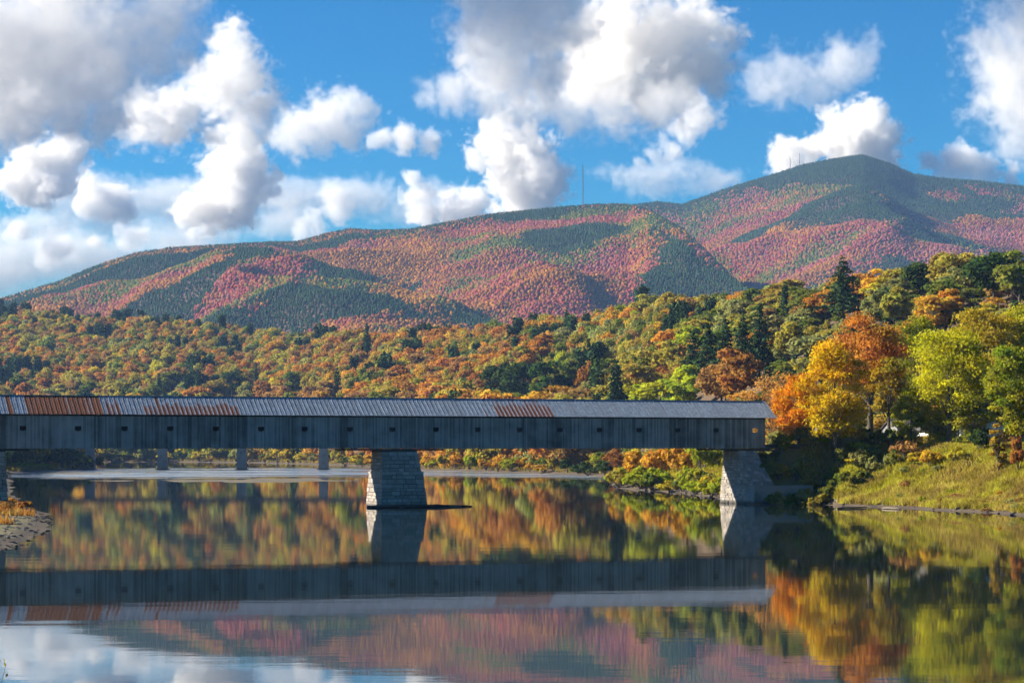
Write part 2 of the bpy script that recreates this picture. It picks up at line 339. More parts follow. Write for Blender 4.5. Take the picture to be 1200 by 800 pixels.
# ------------------------------------------------------------------ water
def water_mat():
    k = NT('river_water'); p = k.pos(); sep = k.n('ShaderNodeSeparateXYZ', {0: p})
    X, Y = sep.outputs[0], sep.outputs[1]
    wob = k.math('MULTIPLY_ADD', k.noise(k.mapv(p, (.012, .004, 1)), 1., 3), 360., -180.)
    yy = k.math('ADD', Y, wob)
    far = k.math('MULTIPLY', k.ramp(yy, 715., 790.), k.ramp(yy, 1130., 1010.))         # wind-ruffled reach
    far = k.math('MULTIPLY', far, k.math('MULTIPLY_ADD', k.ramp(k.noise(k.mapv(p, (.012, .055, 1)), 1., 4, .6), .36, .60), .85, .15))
    n1 = k.noise(k.mapv(p, (.10, .22, 1)), 1., 2); n2 = k.noise(k.mapv(p, (.7, 1.6, 1)), 1., 3, .6); n3 = k.noise(k.mapv(p, (2.5, 4., 1)), 1., 2)
    hgt_ = k.math('ADD', k.math('MULTIPLY', n1, .0045), k.math('ADD', k.math('MULTIPLY', n2, .0009), k.math('MULTIPLY', n3, k.math('MULTIPLY', far, .05))))
    b = k.n('ShaderNodeBump', {'Height': hgt_, 'Strength': 1.0, 'Distance': 1.0}).outputs[0]
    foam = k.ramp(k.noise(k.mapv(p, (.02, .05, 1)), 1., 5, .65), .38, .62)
    pr = k.princ(k.mix(k.math('MULTIPLY', far, k.math('MULTIPLY_ADD', foam, .6, .3)), (.010, .017, .018), (.36, .42, .48)), k.math('MULTIPLY_ADD', far, .30, .02), IOR=1.33, Normal=b)  # pale sky reflection of the ruffled reach painted into the base colour
    pr.inputs['Specular IOR Level'].default_value = .5
    return k.surf(pr.outputs[0])
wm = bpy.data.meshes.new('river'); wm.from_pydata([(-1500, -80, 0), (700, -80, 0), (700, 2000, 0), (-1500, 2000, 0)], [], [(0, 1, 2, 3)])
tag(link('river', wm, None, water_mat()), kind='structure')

# ------------------------------------------------------------------ covered bridge
def bpt(t, y): return (B0[0]+t*math.cos(TH)-y*math.sin(TH), B0[1]+t*math.sin(TH)+y*math.cos(TH))
def bt_of_px(x):                              # bridge coordinate of the front wall seen in photo column x
    r = (x-CX)/F; return (r*B0[1]-B0[0])/(math.cos(TH)-r*math.sin(TH))
TL, TR, ZB, ZE, WID = -78.0, 67.2, 9.36, 14.62, 7.2
BR = tag(empty('covered_bridge', (B0[0], B0[1], 0), TH), 'long weathered grey covered timber bridge with rusty patched metal roof across the river', 'bridge')
win_t = [bt_of_px(x) for x in (27, 91.5, 146, 199.5, 253, 306, 357, 410, 460, 511, 560, 609, 656, 702.5, 749, 794.2, 839, 885)]
win_t = [win_t[0]-8.2]+win_t
rnd = random.Random(5)
def siding(y0, y1, name, seed):
    r = random.Random(seed); m = MB(); t = TL; tone = .5
    cuts = sorted([q-.5 for q in win_t]+[q+.5 for q in win_t])
    while t < TR-.01:
        w = r.choice((.2, .24, .28, .3)); t2 = min(t+w, TR); nx = [c for c in cuts if t+.02 < c < t2+.08]
        if nx: t2 = nx[0]
        dy = r.uniform(-.012, .02); v = min(1, max(0, tone+r.uniform(-.36, .36)))
        if r.random() < .06: tone = r.uniform(.2, .8)
        b = ZB+r.uniform(-.08, .06)
        c = (t+t2)/2; hole = [q for q in win_t if abs(c-q) < .5]
        if hole:
            sl_ = abs(c-hole[0])*.35                   # openings narrow towards the sill
            m.box(t+.006, t2-.006, y0+dy, y1+dy, b, 11.98+sl_, v); m.box(t+.006, t2-.006, y0+dy, y1+dy, 12.74, ZE, v)
        else: m.box(t+.006, t2-.006, y0+dy, y1+dy, b, ZE, v)
        t = t2
    return tag(m.build(name, SIDING, BR), kind='stuff')
siding(0, .035, 'front_siding', 1); siding(WID-.035, WID, 'back_siding', 2)
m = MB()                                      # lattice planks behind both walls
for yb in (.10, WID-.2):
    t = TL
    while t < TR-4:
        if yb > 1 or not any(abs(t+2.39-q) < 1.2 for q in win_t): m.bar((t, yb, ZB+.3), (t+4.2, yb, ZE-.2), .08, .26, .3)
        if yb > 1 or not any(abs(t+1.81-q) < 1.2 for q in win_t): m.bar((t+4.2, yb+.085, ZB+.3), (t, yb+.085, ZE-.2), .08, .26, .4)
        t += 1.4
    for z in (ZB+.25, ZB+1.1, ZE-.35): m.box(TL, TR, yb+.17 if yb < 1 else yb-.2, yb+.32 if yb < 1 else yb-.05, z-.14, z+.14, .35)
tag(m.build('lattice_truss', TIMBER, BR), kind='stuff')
m = MB(); zs = [TL]+[z for q in win_t for z in (q-.5, q+.5)]+[TR]            # dark lining added inside the far wall for shade in the openings
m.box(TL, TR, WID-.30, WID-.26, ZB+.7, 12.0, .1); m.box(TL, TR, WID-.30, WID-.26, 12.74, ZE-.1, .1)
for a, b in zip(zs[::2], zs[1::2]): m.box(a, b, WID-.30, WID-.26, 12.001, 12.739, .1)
tag(m.build('added_dark_lining', TIMBER, BR), kind='stuff')
m = MB(); m.box(TL, TR, .25, WID-.25, ZB+.55, ZB+.67, .4); m.build('deck', TIMBER, BR)
m = MB(); t = TL+.5
while t < TR: m.box(t, t+.25, .05, WID-.05, ZB+.2, ZB+.54, .3); t += 2.4
tag(m.build('floor_beams', TIMBER, BR), kind='stuff')
for q in win_t:                               # sill below each opening
    m = MB(); m.box(q-.58, q+.58, -.05, -.004, 11.93, 12.0, .2); m.build('window_sill', SIDING, BR)
m = MB(); m.box(TL, TR, -.06, -.004, ZE-.34, ZE-.02, .25); m.build('eave_board', TIMBER, BR)
for x0, x1 in ((-14, 34), (408, 520), (838, 902)):      # bolsters over the masonry
    m = MB(); a, b = bt_of_px(x0), bt_of_px(x1)
    for yy in (.02, WID-.5): m = MB(); m.box(a, b, yy, yy+.48, ZB-.36, ZB-.07, .2); m.build('bolster_beam', TIMBER, BR)
m = MB()                                      # portal boards at the right-hand end
for i in range(26):
    y = i*WID/26; zt = ZE+2.5*(1-abs(y+.14-WID/2)/(WID/2)); lo = ZB if (y < 1.2 or y > WID-1.4) else 13.6
    m.box(TR+.01, TR+.05, y+.005, y+WID/26-.005, lo, zt, rnd.random())
m.build('portal_front', wood_mat('brown_portal', (.10, .06, .04), (.28, .18, .13)), BR)
# roof sheets, each its own panel
RZ0, RZ1, OV = 14.52, 17.42, .55
sl = math.hypot(WID/2+OV, RZ1-RZ0); ra = math.atan2(RZ1-RZ0, WID/2+OV); PW = .72
pm = MB(); pm.box(.02, PW-.0, 0, sl, 0, .02, .5)
for k in range(3): pm.box(.10+k*.24, .16+k*.24, 0.01, sl-.01, .0205, .045, .5)
pm.box(-.02, .03, -.01, sl, .0, .07, .5)
pmesh = pm.mesh('roof_panel'); pmesh.materials.append(ROOF)
def rust_at(x, r):
    if 12 <= x < 16: return .85, 0
    if x < 32: return .12, .0
    if x < 120: return r.uniform(.7, .95), 0
    if x < 186: return r.choice((.45, .6, .75)), .3
    if x < 191: return .95, 0
    if x < 283: return r.choice((.65, .75, .85)), .5
    if 568 < x < 575: return .5, .6
    if 585 < x < 651: return r.choice((.75, .85)), .35
    return r.choice((-.3, -.3, -.1, .05, .12)) if r.random() > .025 else .4, .1
i = 0; t = TL-.4; cnt = 0
r = random.Random(9); alt = 0
while t < TR+1.3:
    o = link('roof_panel', pmesh, BR, None, (t, -OV, RZ0+r.uniform(-.01, .012))); o.rotation_euler = (ra, 0, 0)
    tt = t+PW/2; px = CX+F*(B0[0]+tt*math.cos(TH))/(B0[1]+tt*math.sin(TH))
    ru, tp = rust_at(px, r); o['rust'] = float(ru); o['rust_top'] = float(tp); o['stripe'] = .22 if px < 120 else .7; o['shade'] = float(r.random()**2 if px > 283 else r.random()*.3)
    t += PW
me = MB(); me.hexa([(TL, WID/2, RZ1-.03), (TR+1.2, WID/2, RZ1-.03), (TR+1.2, WID+OV, RZ0), (TL, WID+OV, RZ0), (TL, WID/2, RZ1-.0), (TR+1.2, WID/2, RZ1-.0), (TR+1.2, WID+OV, RZ0+.03), (TL, WID+OV, RZ0+.03)])
o = me.build('rear_roof', ROOF, BR); o['rust'] = 0.; o['shade'] = .3; o['rust_top'] = 0.
m = MB(); m.box(TL, TR+1.2, WID/2-.16, WID/2+.16, RZ1+.015, RZ1+.09); o = m.build('ridge_cap', ROOF, BR); o['rust'] = .1; o['shade'] = .2; o['rust_top'] = 0.

# ------------------------------------------------------------------ masonry
def stones(m, parent):
    for k in range(len(m.Q)//6):
        q = MB(); q.V = m.V[k*8:k*8+8]; q.Q = [tuple(i-k*8 for i in f) for f in m.Q[k*6:k*6+6]]; q.A = m.A[k*6:k*6+6]; q.build('stone', STONE, parent)
def masonry(m, c, seed, ch=(.42, .85), cw=(.7, 2.0)):
    """stones over a battered face: c = bottom-left, bottom-right, top-right, top-left (seen from outside)"""
    r = random.Random(seed); bl, br, tr, tl = [Vector(p) for p in c]; nrm = (br-bl).cross(tl-bl).normalized()
    Hh = ((tl-bl).length+(tr-br).length)/2; Wd = (br-bl).length; v = 0.
    P = lambda s, q: bl.lerp(br, s).lerp(tl.lerp(tr, s), q)
    while v < 1:
        v2 = min(1, v+r.uniform(*ch)/Hh); v2 = 1 if 1-v2 < .2/Hh else v2; s = 0.
        while s < 1:
            s2 = min(1, s+r.uniform(*cw)/Wd); s2 = 1 if 1-s2 < .3/Wd else s2
            g = .02/Wd; gv = .02/Hh; out = r.uniform(.04, .17); j = [r.uniform(-.03, .03) for _ in range(4)]
            a = [P(s+g, v+gv), P(s2-g, v+gv), P(s2-g, v2-gv), P(s+g, v2-gv)]; ins = .03
            ai = [P(s+g+ins/Wd, v+gv+ins/Hh), P(s2-g-ins/Wd, v+gv+ins/Hh), P(s2-g-ins/Wd, v2-gv-ins/Hh), P(s+g+ins/Wd, v2-gv-ins/Hh)]
            m.hexa([p-nrm*.05 for p in a]+[p+nrm*(out+q) for p, q in zip(ai, j)], r.random()); s = s2
        v = v2
def frustum(x0, x1, y0, y1, z0, X0, X1, Y0, Y1, z1):
    return [(x0, y0, z0), (x1, y0, z0), (x1, y1, z0), (x0, y1, z0), (X0, Y0, z1), (X1, Y0, z1), (X1, Y1, z1), (X0, Y1, z1)]
def pier(name, label, t, lower, mid, upper, seed):
    root = tag(empty(name, (*bpt(t, 0), 0), TH), label, 'bridge pier')
    core = MB(); st = MB()
    for k, (a, b) in enumerate(zip((lower, mid), (mid, upper))):
        p = frustum(*a, *b) if k == 0 else frustum(*[q+s for q, s in zip(a, (.22, -.22, .22, -.22, 0))], *b)
        core.hexa(p); P = [Vector(x) for x in p]
        for i_, f in enumerate(((0, 1, 5, 4), (1, 2, 6, 5), (3, 0, 4, 7))): masonry(st, [P[x] for x in f], seed+i_+10*k)
    core.build('core', MORTAR, root); stones(st, root)
    led = MB(); a = mid; led.box(a[0]-.12, a[1]+.12, a[2]-.12, a[3]+.1, a[4]-.28, a[4]+.02, .8); led.build('ledge_course', STONE, root)
    cap = MB(); a = upper; cap.box(a[0]-.1, a[1]+.1, a[2]-.1, a[3]+.1, a[4]-.02, a[4]+.22, .3); cap.build('cap', TIMBER, root)
    return root
pr = pier('stone_pier', 'battered stone pier standing in the river under the middle of the covered bridge', 1.05,
          (-3.9, 3.9, -3.0, 5.2, -2.), (-3.4, 3.45, -1.7, 4.9, 5.6), (-2.9, 2.9, -.25, 4.6, ZB-.58), 31)
m = MB(); r = random.Random(3)                # low crib of boulders and drift logs round the pier's foot
def rock(m, c, s, r, v=None):
    x, y, z = c; p = []
    for sz in (-1, 1):
        k = 1 if sz < 0 else r.uniform(.55, .85)
        for a in range(4):
            an = a*math.pi/2+math.pi/4+r.uniform(-.3, .3); p.append((x+math.cos(an)*s[0]*k*r.uniform(.8, 1.2), y+math.sin(an)*s[1]*k*r.uniform(.8, 1.2), z+sz*s[2]*r.uniform(.7, 1.1)))
    m.hexa(p, r.random() if v is None else v)
for k in range(64):
    x = r.uniform(-6.5, 9.5); rock(m, (x, -4.2+r.uniform(-.9, 1.0)+max(0, x-4)*.12, .05), (r.uniform(.4, .9), r.uniform(.3, .6), r.uniform(.2, .42)*(1 if x < 5 else .5)), r, r.uniform(0, .25))
tag(m.build('crib_rocks', MORTAR, pr), kind='stuff')
m = MB(); m.tube([(-6.8, -4.9, .12), (-1, -5.2, .25), (5, -4.9, .22), (11., -3.9, .10)], [.2, .24, .2, .1], 7, .3); m.build('drift_log', TIMBER, pr, True)

ab = tag(empty('bridge_abutment', (*bpt(61.6, 0), 0), TH), 'stone abutment with concrete foot under the right end of the covered bridge', 'abutment')
core = MB(); st = MB()
low = (-.3, 11, -7.6, 5.5, -2.); mid_ = (-.1, 11, -7.1, 5.2, 3.1); up_ = (.35, 3.6, -.4, 5.0, ZB-.5)
core.hexa(frustum(0, 3.4, -6.7, 5.2, 3.1, *up_)); P = [Vector(x) for x in frustum(-.02, 3.6, -6.8, 5.2, 3.12, *up_)]
for i_, f in enumerate(((0, 1, 5, 4), (3, 0, 4, 7), (1, 2, 6, 5))): masonry(st, [P[x] for x in f], 71+i_, (.35, .8), (.5, 1.6))
Q = [Vector(x) for x in frustum(-.25, 12, -4.2, 5.4, -1., -.05, 12, -4.2, 5.3, 3.1)]; masonry(st, [Q[x] for x in (3, 0, 4, 7)], 77, (.3, .6), (.5, 1.4))
core.build('core', MORTAR, ab); stones(st, ab)
m = MB(); m.hexa(frustum(*low, *mid_)); m.build('concrete_footing', CONC, ab)
m = MB(); m.box(up_[0]-.1, 8, -.5, 5, up_[4]-.02, up_[4]+.2, .3); m.build('cap', TIMBER, ab)
ab2 = tag(empty('bridge_abutment', (*bpt(-62.0, 0), 0), TH), 'rough stone abutment under the left end of the covered bridge', 'abutment')
core = MB(); st = MB(); fr = frustum(-14, .6, -2.2, 5.6, -2., -14, .1, -.6, 5, ZB-.5); core.hexa(fr); P = [Vector(x) for x in fr]
for i_, f in enumerate(((0, 1, 5, 4), (1, 2, 6, 5))): masonry(st, [P[x] for x in f], 91+i_, (.4, .8), (.7, 1.6))
core.build('core', MORTAR, ab2); stones(st, ab2)
m = MB(); m.box(-14, .3, -.7, 5, ZB-.5, ZB-.3, .3); m.build('cap', TIMBER, ab2)

# second bridge farther down the river: concrete piers and a girder deck
rb = tag(empty('girder_bridge', (*gpt(240, 550), 0)), 'low concrete girder bridge farther off behind the covered bridge', 'bridge')
ox, oy = gpt(240, 550)
for x in (105, 190, 283, 379):
    cxp, cyp = gpt(x, 550.2); m = MB(); w = 1.75
    m.hexa(frustum(cxp-ox-w-.35, cxp-ox+w+.35, cyp-oy-1.2, cyp-oy+3.5, -3, cxp-ox-w, cxp-ox+w, cyp-oy-.8, cyp-oy+3.1, 11.6)); o = m.build('pier', CONC, rb)
    m = MB(); m.box(cxp-ox-w-.9, cxp-ox+w+.9, cyp-oy-1.6, cyp-oy+3.9, -.6, .35); m.build('footing', CONC, o)
    m = MB(); m.box(cxp-ox-w-.5, cxp-ox+w+.5, cyp-oy-1., cyp-oy+3.3, 11.0, 11.61); m.build('pier_cap', CONC, o)
a0, a1 = gpt(20, 550)[0]-ox, gpt(470, 550)[0]-ox
m = MB(); m.box(a0, a1, -1., .0, 11.7, 14.2); m.build('girder', DARK, rb)
m = MB(); m.box(a0, a1, .02, 4.4, 13.6, 14.0); m.build('deck', CONC, rb)
for k in range(12):
    xx = a0+2+k*(a1-a0-4)/11; m = MB(); m.box(xx, xx+.2, -1.06, -1.0, 11.72, 14.15); m.build('stiffener', DARK, rb)

# ------------------------------------------------------------------ foliage builders
def leaves(P, Nrm, size, rs, v, w, asp=1.5):
    n = len(P); d = Nrm+rs.normal(0, .55, (n, 3)); d /= np.linalg.norm(d, axis=1)[:, None]+1e-9
    a = np.cross(d, rs.normal(0, 1, (n, 3))); a /= np.linalg.norm(a, axis=1)[:, None]+1e-9; b = np.cross(d, a)
    s = (size*rs.uniform(.6, 1.35, n))[:, None]; a = a*s*asp*.5; b = b*s*.5; bend = d*s*.18
    V = np.stack([P-a, P-b*.9+bend, P+a, P+b*.9+bend], 1).reshape(-1, 3)
    return V, np.arange(n*4).reshape(n, 4), v, w
def crown_mesh(name, seed, n, Rx, Rz, zc, size, nclump=26, shell=.55, cl=(.24, .40), bottom=-1., egg=0., grad=0.):
    rs = np.random.RandomState(seed); C = []
    while len(C) < nclump:
        d = rs.normal(0, 1, 3); d /= np.linalg.norm(d)
        if d[2] < bottom: continue
        rr = shell+(1-shell)*rs.rand()**.7
        taper = 1-egg*max(0, d[2])*.6
        C.append(np.r_[d*rr*np.array([Rx*taper, Rx*taper, Rz])*.82, rs.uniform(*cl)*min(Rx, Rz)*1.0, rs.rand(), rs.rand()])
    C = np.array(C); wgt = C[:, 3]**2; k = rs.choice(len(C), n, p=wgt/wgt.sum())
    d = rs.normal(0, 1, (n, 3)); d /= np.linalg.norm(d, axis=1)[:, None]
    d[:, 2] = np.where(d[:, 2] < -.45, -d[:, 2]*.6, d[:, 2])
    r_ = C[k, 3]*(rs.rand(n)**.45)*(1+.25*rs.normal(0, 1, n)*.6)
    P = C[k, :3]+d*r_[:, None]*np.array([1.12, 1.12, .85]); P[:, 2] += zc
    v = np.clip(.5*C[k, 4]+.5*rs.rand(n), 0, 1)
    hf = np.clip((P[:, 2]-zc)/Rz*.5+.5, 0, 1)
    w = np.clip(C[k, 5]*(1-grad)+grad*(1-hf)*1.3+rs.normal(0, .12, n), 0, 1)
    V, Q, v, w = leaves(P, d, size, rs, v, w)
    me = mesh_np(name, V, Q, {'v': v, 'w': w}); return me, C
def trunk_mesh(name, C, h, r0, zc, seed, nl=9, lean=0.):
    rs = random.Random(seed); m = MB(); top = zc+.35*(h-zc)
    pts = [(lean*t*h+rs.uniform(-.12, .12)*t*2, rs.uniform(-.12, .12)*t*2, t*top) for t in (0, .08, .25, .45, .7, 1)]
    m.tube(pts, [r0*1.45, r0*1.05, r0*.92, r0*.78, r0*.5, r0*.14], 8)
    for k in rs.sample(range(len(C)), min(nl, len(C))):
        c = C[k]; tz = max(.28*top, min(top*.9, (c[2]+zc)*.55)); f = tz/top; b = (lean*f*h, 0, tz); e = (c[0], c[1], c[2]+zc)
        mid = ((b[0]*.55+e[0]*.45), (b[1]*.55+e[1]*.45), b[2]*.45+e[2]*.55-.2); rr = r0*(.9-.75*f)*.5
        m.tube([b, mid, e], [rr, rr*.65, rr*.15], 5)
        for _ in range(2):
            e2 = (mid[0]+rs.uniform(-1, 1)*h*.09, mid[1]+rs.uniform(-1, 1)*h*.09, mid[2]+rs.uniform(.05, .16)*h); m.tube([mid, e2], [rr*.5, rr*.1], 4)
    return m.mesh(name, True)
def conifer_mesh(name, seed, h, R, n, size, base=.14, irr=.35, dens=9):
    rs = np.random.RandomState(seed); P = []; D = []; Vv = []; z = base*h
    m = MB(); m.tube([(0, 0, 0), (0, 0, h*.4), (0, 0, h*.97)], [h*.016, h*.011, h*.002], 7)
    while z < h*.985:
        t = (z/h-base)/(1-base); L0 = R*(1-t)**.75*(.75+.25*min(1, t*6+.4)); nb = max(3, int(dens*(1-.55*t))); ph = rs.rand()*6.3
        for b in range(nb):
            a = ph+b*2*math.pi/nb+rs.normal(0, .25); L = max(.35, L0*rs.uniform(1-irr, 1.1)); cv = rs.rand(); kk = max(3, int(L*n))
            s = rs.rand(kk)**.7; up = .22*t-.10
            x = np.stack([np.cos(a)*L*s, np.sin(a)*L*s, z+L*(up*s-.16*s*s)+rs.normal(0, .10, kk)], 1)
            side = np.stack([-np.sin(a)*np.ones(kk), np.cos(a)*np.ones(kk), 0*s], 1); x += side*(rs.normal(0, .17, kk)*L*(1.15-s*.6))[:, None]
            P.append(x); d = np.stack([np.cos(a)*.35+0*s, np.sin(a)*.35+0*s, .85+0*s], 1); D.append(d); Vv.append(np.clip(.45*cv+.25*s+.4*rs.rand(kk), 0, 1))
            if h > 14 and b % 2 == 0: m.tube([(0, 0, z), (math.cos(a)*L*.8, math.sin(a)*L*.8, z+L*(up*.8-.1))], [h*.004, h*.001], 4)
        z += h*rs.uniform(.035, .06)
    P = np.concatenate(P); D = np.concatenate(D); v = np.concatenate(Vv)
    V, Q, v, w = leaves(P, D, size, rs, v, rs.rand(len(P)), 2.0)
    return mesh_np(name, V, Q, {'v': v, 'w': w}), m.mesh(name+'_trunk', True)

# colour names: base colours of leaves (linear)
PAL = {'orange': ((.55, .23, .03), (.52, .29, .035)), 'rust': ((.40, .165, .035), (.46, .22, .04)), 'gold': ((.60, .36, .03), (.54, .28, .03)),
       'yellow': ((.58, .46, .03), (.42, .36, .025)), 'lime': ((.44, .45, .022), (.25, .31, .018)), 'olive': ((.32, .29, .04), (.44, .33, .045)),
       'green': ((.12, .17, .025), (.22, .22, .03)), 'dark green': ((.04, .075, .02), (.07, .105, .025)), 'pine': ((.028, .058, .024), (.055, .09, .03)),
       'brown': ((.34, .18, .06), (.40, .25, .065)), 'red': ((.40, .085, .085), (.42, .13, .08)), 'pink': ((.44, .15, .15), (.46, .20, .13)), 'rose': ((.41, .12, .07), (.42, .18, .07)), 'sage': ((.26, .29, .09), (.34, .33, .09))}
def jit(c, r, a=.12): return tuple(max(.004, x*(1+r.uniform(-a, a))) for x in c)
def paint(o, kind, r, a=.12):
    c1, c2 = PAL[kind]; g = 1+r.uniform(-a, a); o['c1'] = [x*g for x in jit(c1, r, .08)]; o['c2'] = [x*g for x in jit(c2, r, .08)]

PROTO = {}
for i in range(6):                            # broadleaf trees, unit: 10 m tall
    eg = (.0, .35, .15, .6, .25, .1)[i]
    cr, C = crown_mesh('crown', 100+i, 2600, (3.6, 3.0, 4.0, 3.0, 3.4, 3.8)[i], (4.0, 4.3, 3.7, 4.4, 4.1, 3.5)[i], 5.9, .46, (22, 26, 30, 20, 26, 34)[i], egg=eg)
    cr.materials.append(LEAF); tm = trunk_mesh('trunk', C, 10, .2, 4.6, 200+i, 6); tm.materials.append(BARK); PROTO['broad', i] = (cr, tm)
for i in range(4):                            # conifers, unit: 10 m tall
    cr, tm = conifer_mesh('crown', 300+i, 10, (2.3, 2.7, 1.9, 3.0)[i], (13, 13, 15, 11)[i], .34, (.10, .2, .06, .28)[i], (.3, .5, .2, .6)[i], (9, 8, 10, 7)[i])
    cr.materials.append(NEEDLE); tm.materials.append(BARK); PROTO['pine', i] = (cr, tm)
for i in range(4):                            # shrubs, unit: 2 m tall
    cr, C = crown_mesh('foliage', 400+i, 900, (1.5, 1.2, 1.9, 1.4)[i], (1.1, 1.2, .95, 1.3)[i], .92, .24, (16, 12, 20, 14)[i], bottom=-.5, shell=.4)
    cr.materials.append(LEAF); m = MB(); r = random.Random(i)
    for k in range(7):
        a = r.uniform(0, 6.3); m.tube([(0, 0, -.1), (math.cos(a)*.35, math.sin(a)*.35, .6), (math.cos(a)*.8, math.sin(a)*.8, 1.35)], [.05, .035, .01], 4)
    sm = m.mesh('stems', True); sm.materials.append(BARK); PROTO['bush', i] = (cr, sm)
def plant(name, proto, loc, sx, sz, rz, kind, label, cat, group, r, names=('crown', 'trunk')):
    root = empty(name, loc, rz); root.scale = (sx, sx, sz); tag(root, label, cat, group)
    c = link(names[0], proto[0], root); paint(c, kind, r); link(names[1], proto[1], root)
    return root

# ------------------------------------------------------------------ forest on the hills
rs = np.random.RandomState(17); R = random.Random(17)
def scatter(y0, y1, step, umax, jitter=.45):
    out = []; y = y0
    while y < y1:
        w = umax*y; xs = np.arange(-w, w, step); n = len(xs)
        out.append(np.stack([xs+rs.uniform(-jitter, jitter, n)*step, np.full(n, y)+rs.uniform(-jitter, jitter, n)*step], 1)); y += step
    return np.concatenate(out)
def visible(X, Y, top, wid, pad, sky0=None):
    """front-to-back pass: how many pixel rows of each tree stand clear of what is in front of it"""
    sky_ = np.full(1500, 560.) if sky0 is None else sky0.copy(); px = CX+X/Y*F; py = HY-(top-H)/Y*F; hw = np.maximum(wid/Y*F*.5, .6); vis = np.zeros(len(X))
    for i in np.argsort(Y):
        a = int(px[i]-hw[i])+150; b = int(px[i]+hw[i])+151
        if b < 1 or a > 1499: vis[i] = -99; continue
        a = max(a, 0); seg = sky_[a:b]; vis[i] = seg.mean()-py[i]; np.minimum(seg, py[i]+pad*hw[i], out=seg)
    return vis, px, py, hw
# trees that stand out one by one: photo column and row of the top, height in metres, width/height, kind, prototype, label
SPECIAL = [
 (988, 297, 27, .62, 'pine', ('pine', 3), 'tall dark pine standing alone on the skyline of the right hill'),
 (920, 328, 19, .5, 'pine', ('pine', 0), 'pointed dark pine on the skyline left of the lone tall pine'),
 (1010, 316, 15, .85, 'rust', ('broad', 0), 'round rust orange tree just right of the lone skyline pine'),
 (968, 336, 14, 1.0, 'orange', ('broad', 2), 'low orange tree left below the lone skyline pine'),
 (1078, 303, 16, .95, 'dark green', ('broad', 5), 'flat topped dark green tree on the right skyline'),
 (1165, 288, 20, .9, 'dark green', ('broad', 2), 'large dark green tree at the right end of the skyline'),
 (1195, 287, 20, .9, 'green', ('broad', 0), 'dark olive green tree on the skyline at the right edge'),
 (1095, 340, 15, 1.0, 'gold', ('broad', 2), 'flat ochre yellow tree on the upper right hillside'),
 (1025, 335, 16, .75, 'sage', ('broad', 4), 'rounded sage green tree beneath the rust orange skyline tree'),
 (1050, 332, 16, .75, 'olive', ('broad', 1), 'olive green tree beside the rounded sage green tree'),
 (890, 350, 22, .42, 'pine', ('pine', 1), 'dark pine at the head of the pine row above the bridge'),
 (870, 362, 22, .45, 'pine', ('pine', 3), 'second dark pine of the row above the bridge'),
 (850, 368, 22, .45, 'pine', ('pine', 1), 'middle dark pine of the row above the bridge'),
 (830, 374, 21, .5, 'pine', ('pine', 3), 'broad dark pine at the left of the row above the bridge'),
 (812, 384, 20, .5, 'pine', ('pine', 1), 'lower dark pine at the left foot of the pine row'),
 (960, 385, 17, 1.1, 'sage', ('broad', 2), 'wide sage green tree above the yellow riverside tree'),
 (928, 372, 17, .8, 'olive', ('broad', 1), 'yellowish olive tree right of the pine row'),
 (865, 403, 16, .9, 'rust', ('broad', 4), 'rusty orange brown tree above the right end of the bridge roof'),
 (845, 420, 14, .9, 'brown', ('broad', 2), 'brown thinning tree left of the rusty tree above the roof'),
 (805, 422, 17, .75, 'lime', ('broad', 1), 'bright lime green pointed tree above the bridge roof'),
 (775, 438, 14, 1.0, 'lime', ('broad', 2), 'bright yellow green rounded tree above the bridge roof'),
 (745, 446, 11, 1.0, 'lime', ('broad', 0), 'small yellow green tree left of the bright rounded one'),
 (700, 415, 22, .5, 'dark green', ('pine', 1), 'dense dark green conifer behind the middle of the roof'),
 (722, 418, 22, .5, 'pine', ('pine', 0), 'narrow dark conifer right of the dense one behind the roof'),
 (655, 448, 10, 1.25, 'gold', ('broad', 2), 'low golden yellow dome shaped tree just above the roof'),
 (585, 421, 20, .8, 'dark green', ('broad', 5), 'wide dark green tree at the left of the dark clump above the roof'),
 (612, 418, 20, .75, 'dark green', ('broad', 2), 'tall dark green tree in the middle of the dark clump'),
 (645, 417, 20, .75, 'dark green', ('broad', 0), 'dark green tree at the right of the dark clump'),
 (565, 447, 10, .9, 'orange', ('broad', 1), 'small orange tree beside the dark green clump'),
 (635, 388, 14, .9, 'orange', ('broad', 4), 'red orange tree above the dark green clump'),
 (760, 405, 17, .9, 'olive', ('broad', 0), 'olive green tree between the conifers and the pine row'),
 (430, 377, 24, .42, 'pine', ('pine', 0), 'dark pointed conifer standing on the skyline left of centre'),
 (395, 428, 22, .5, 'pine', ('pine', 1), 'dark green conifer above the roof left of centre'),
 (300, 424, 24, .32, 'pine', ('pine', 2), 'slim dark conifer rising behind the rusty roof'),
 (345, 432, 17, .9, 'green', ('broad', 0), 'round green tree between the slim conifer and the dark conifer'),
 (272, 432, 18, .9, 'dark green', ('broad', 5), 'dark green broad tree left of the slim conifer'),
 (200, 432, 16, .9, 'green', ('broad', 2), 'bluish green round tree above the rusty roof'),
 (20, 436, 16, .8, 'green', ('broad', 1), 'light green tree above the roof at the left edge'),
]
SPX = []
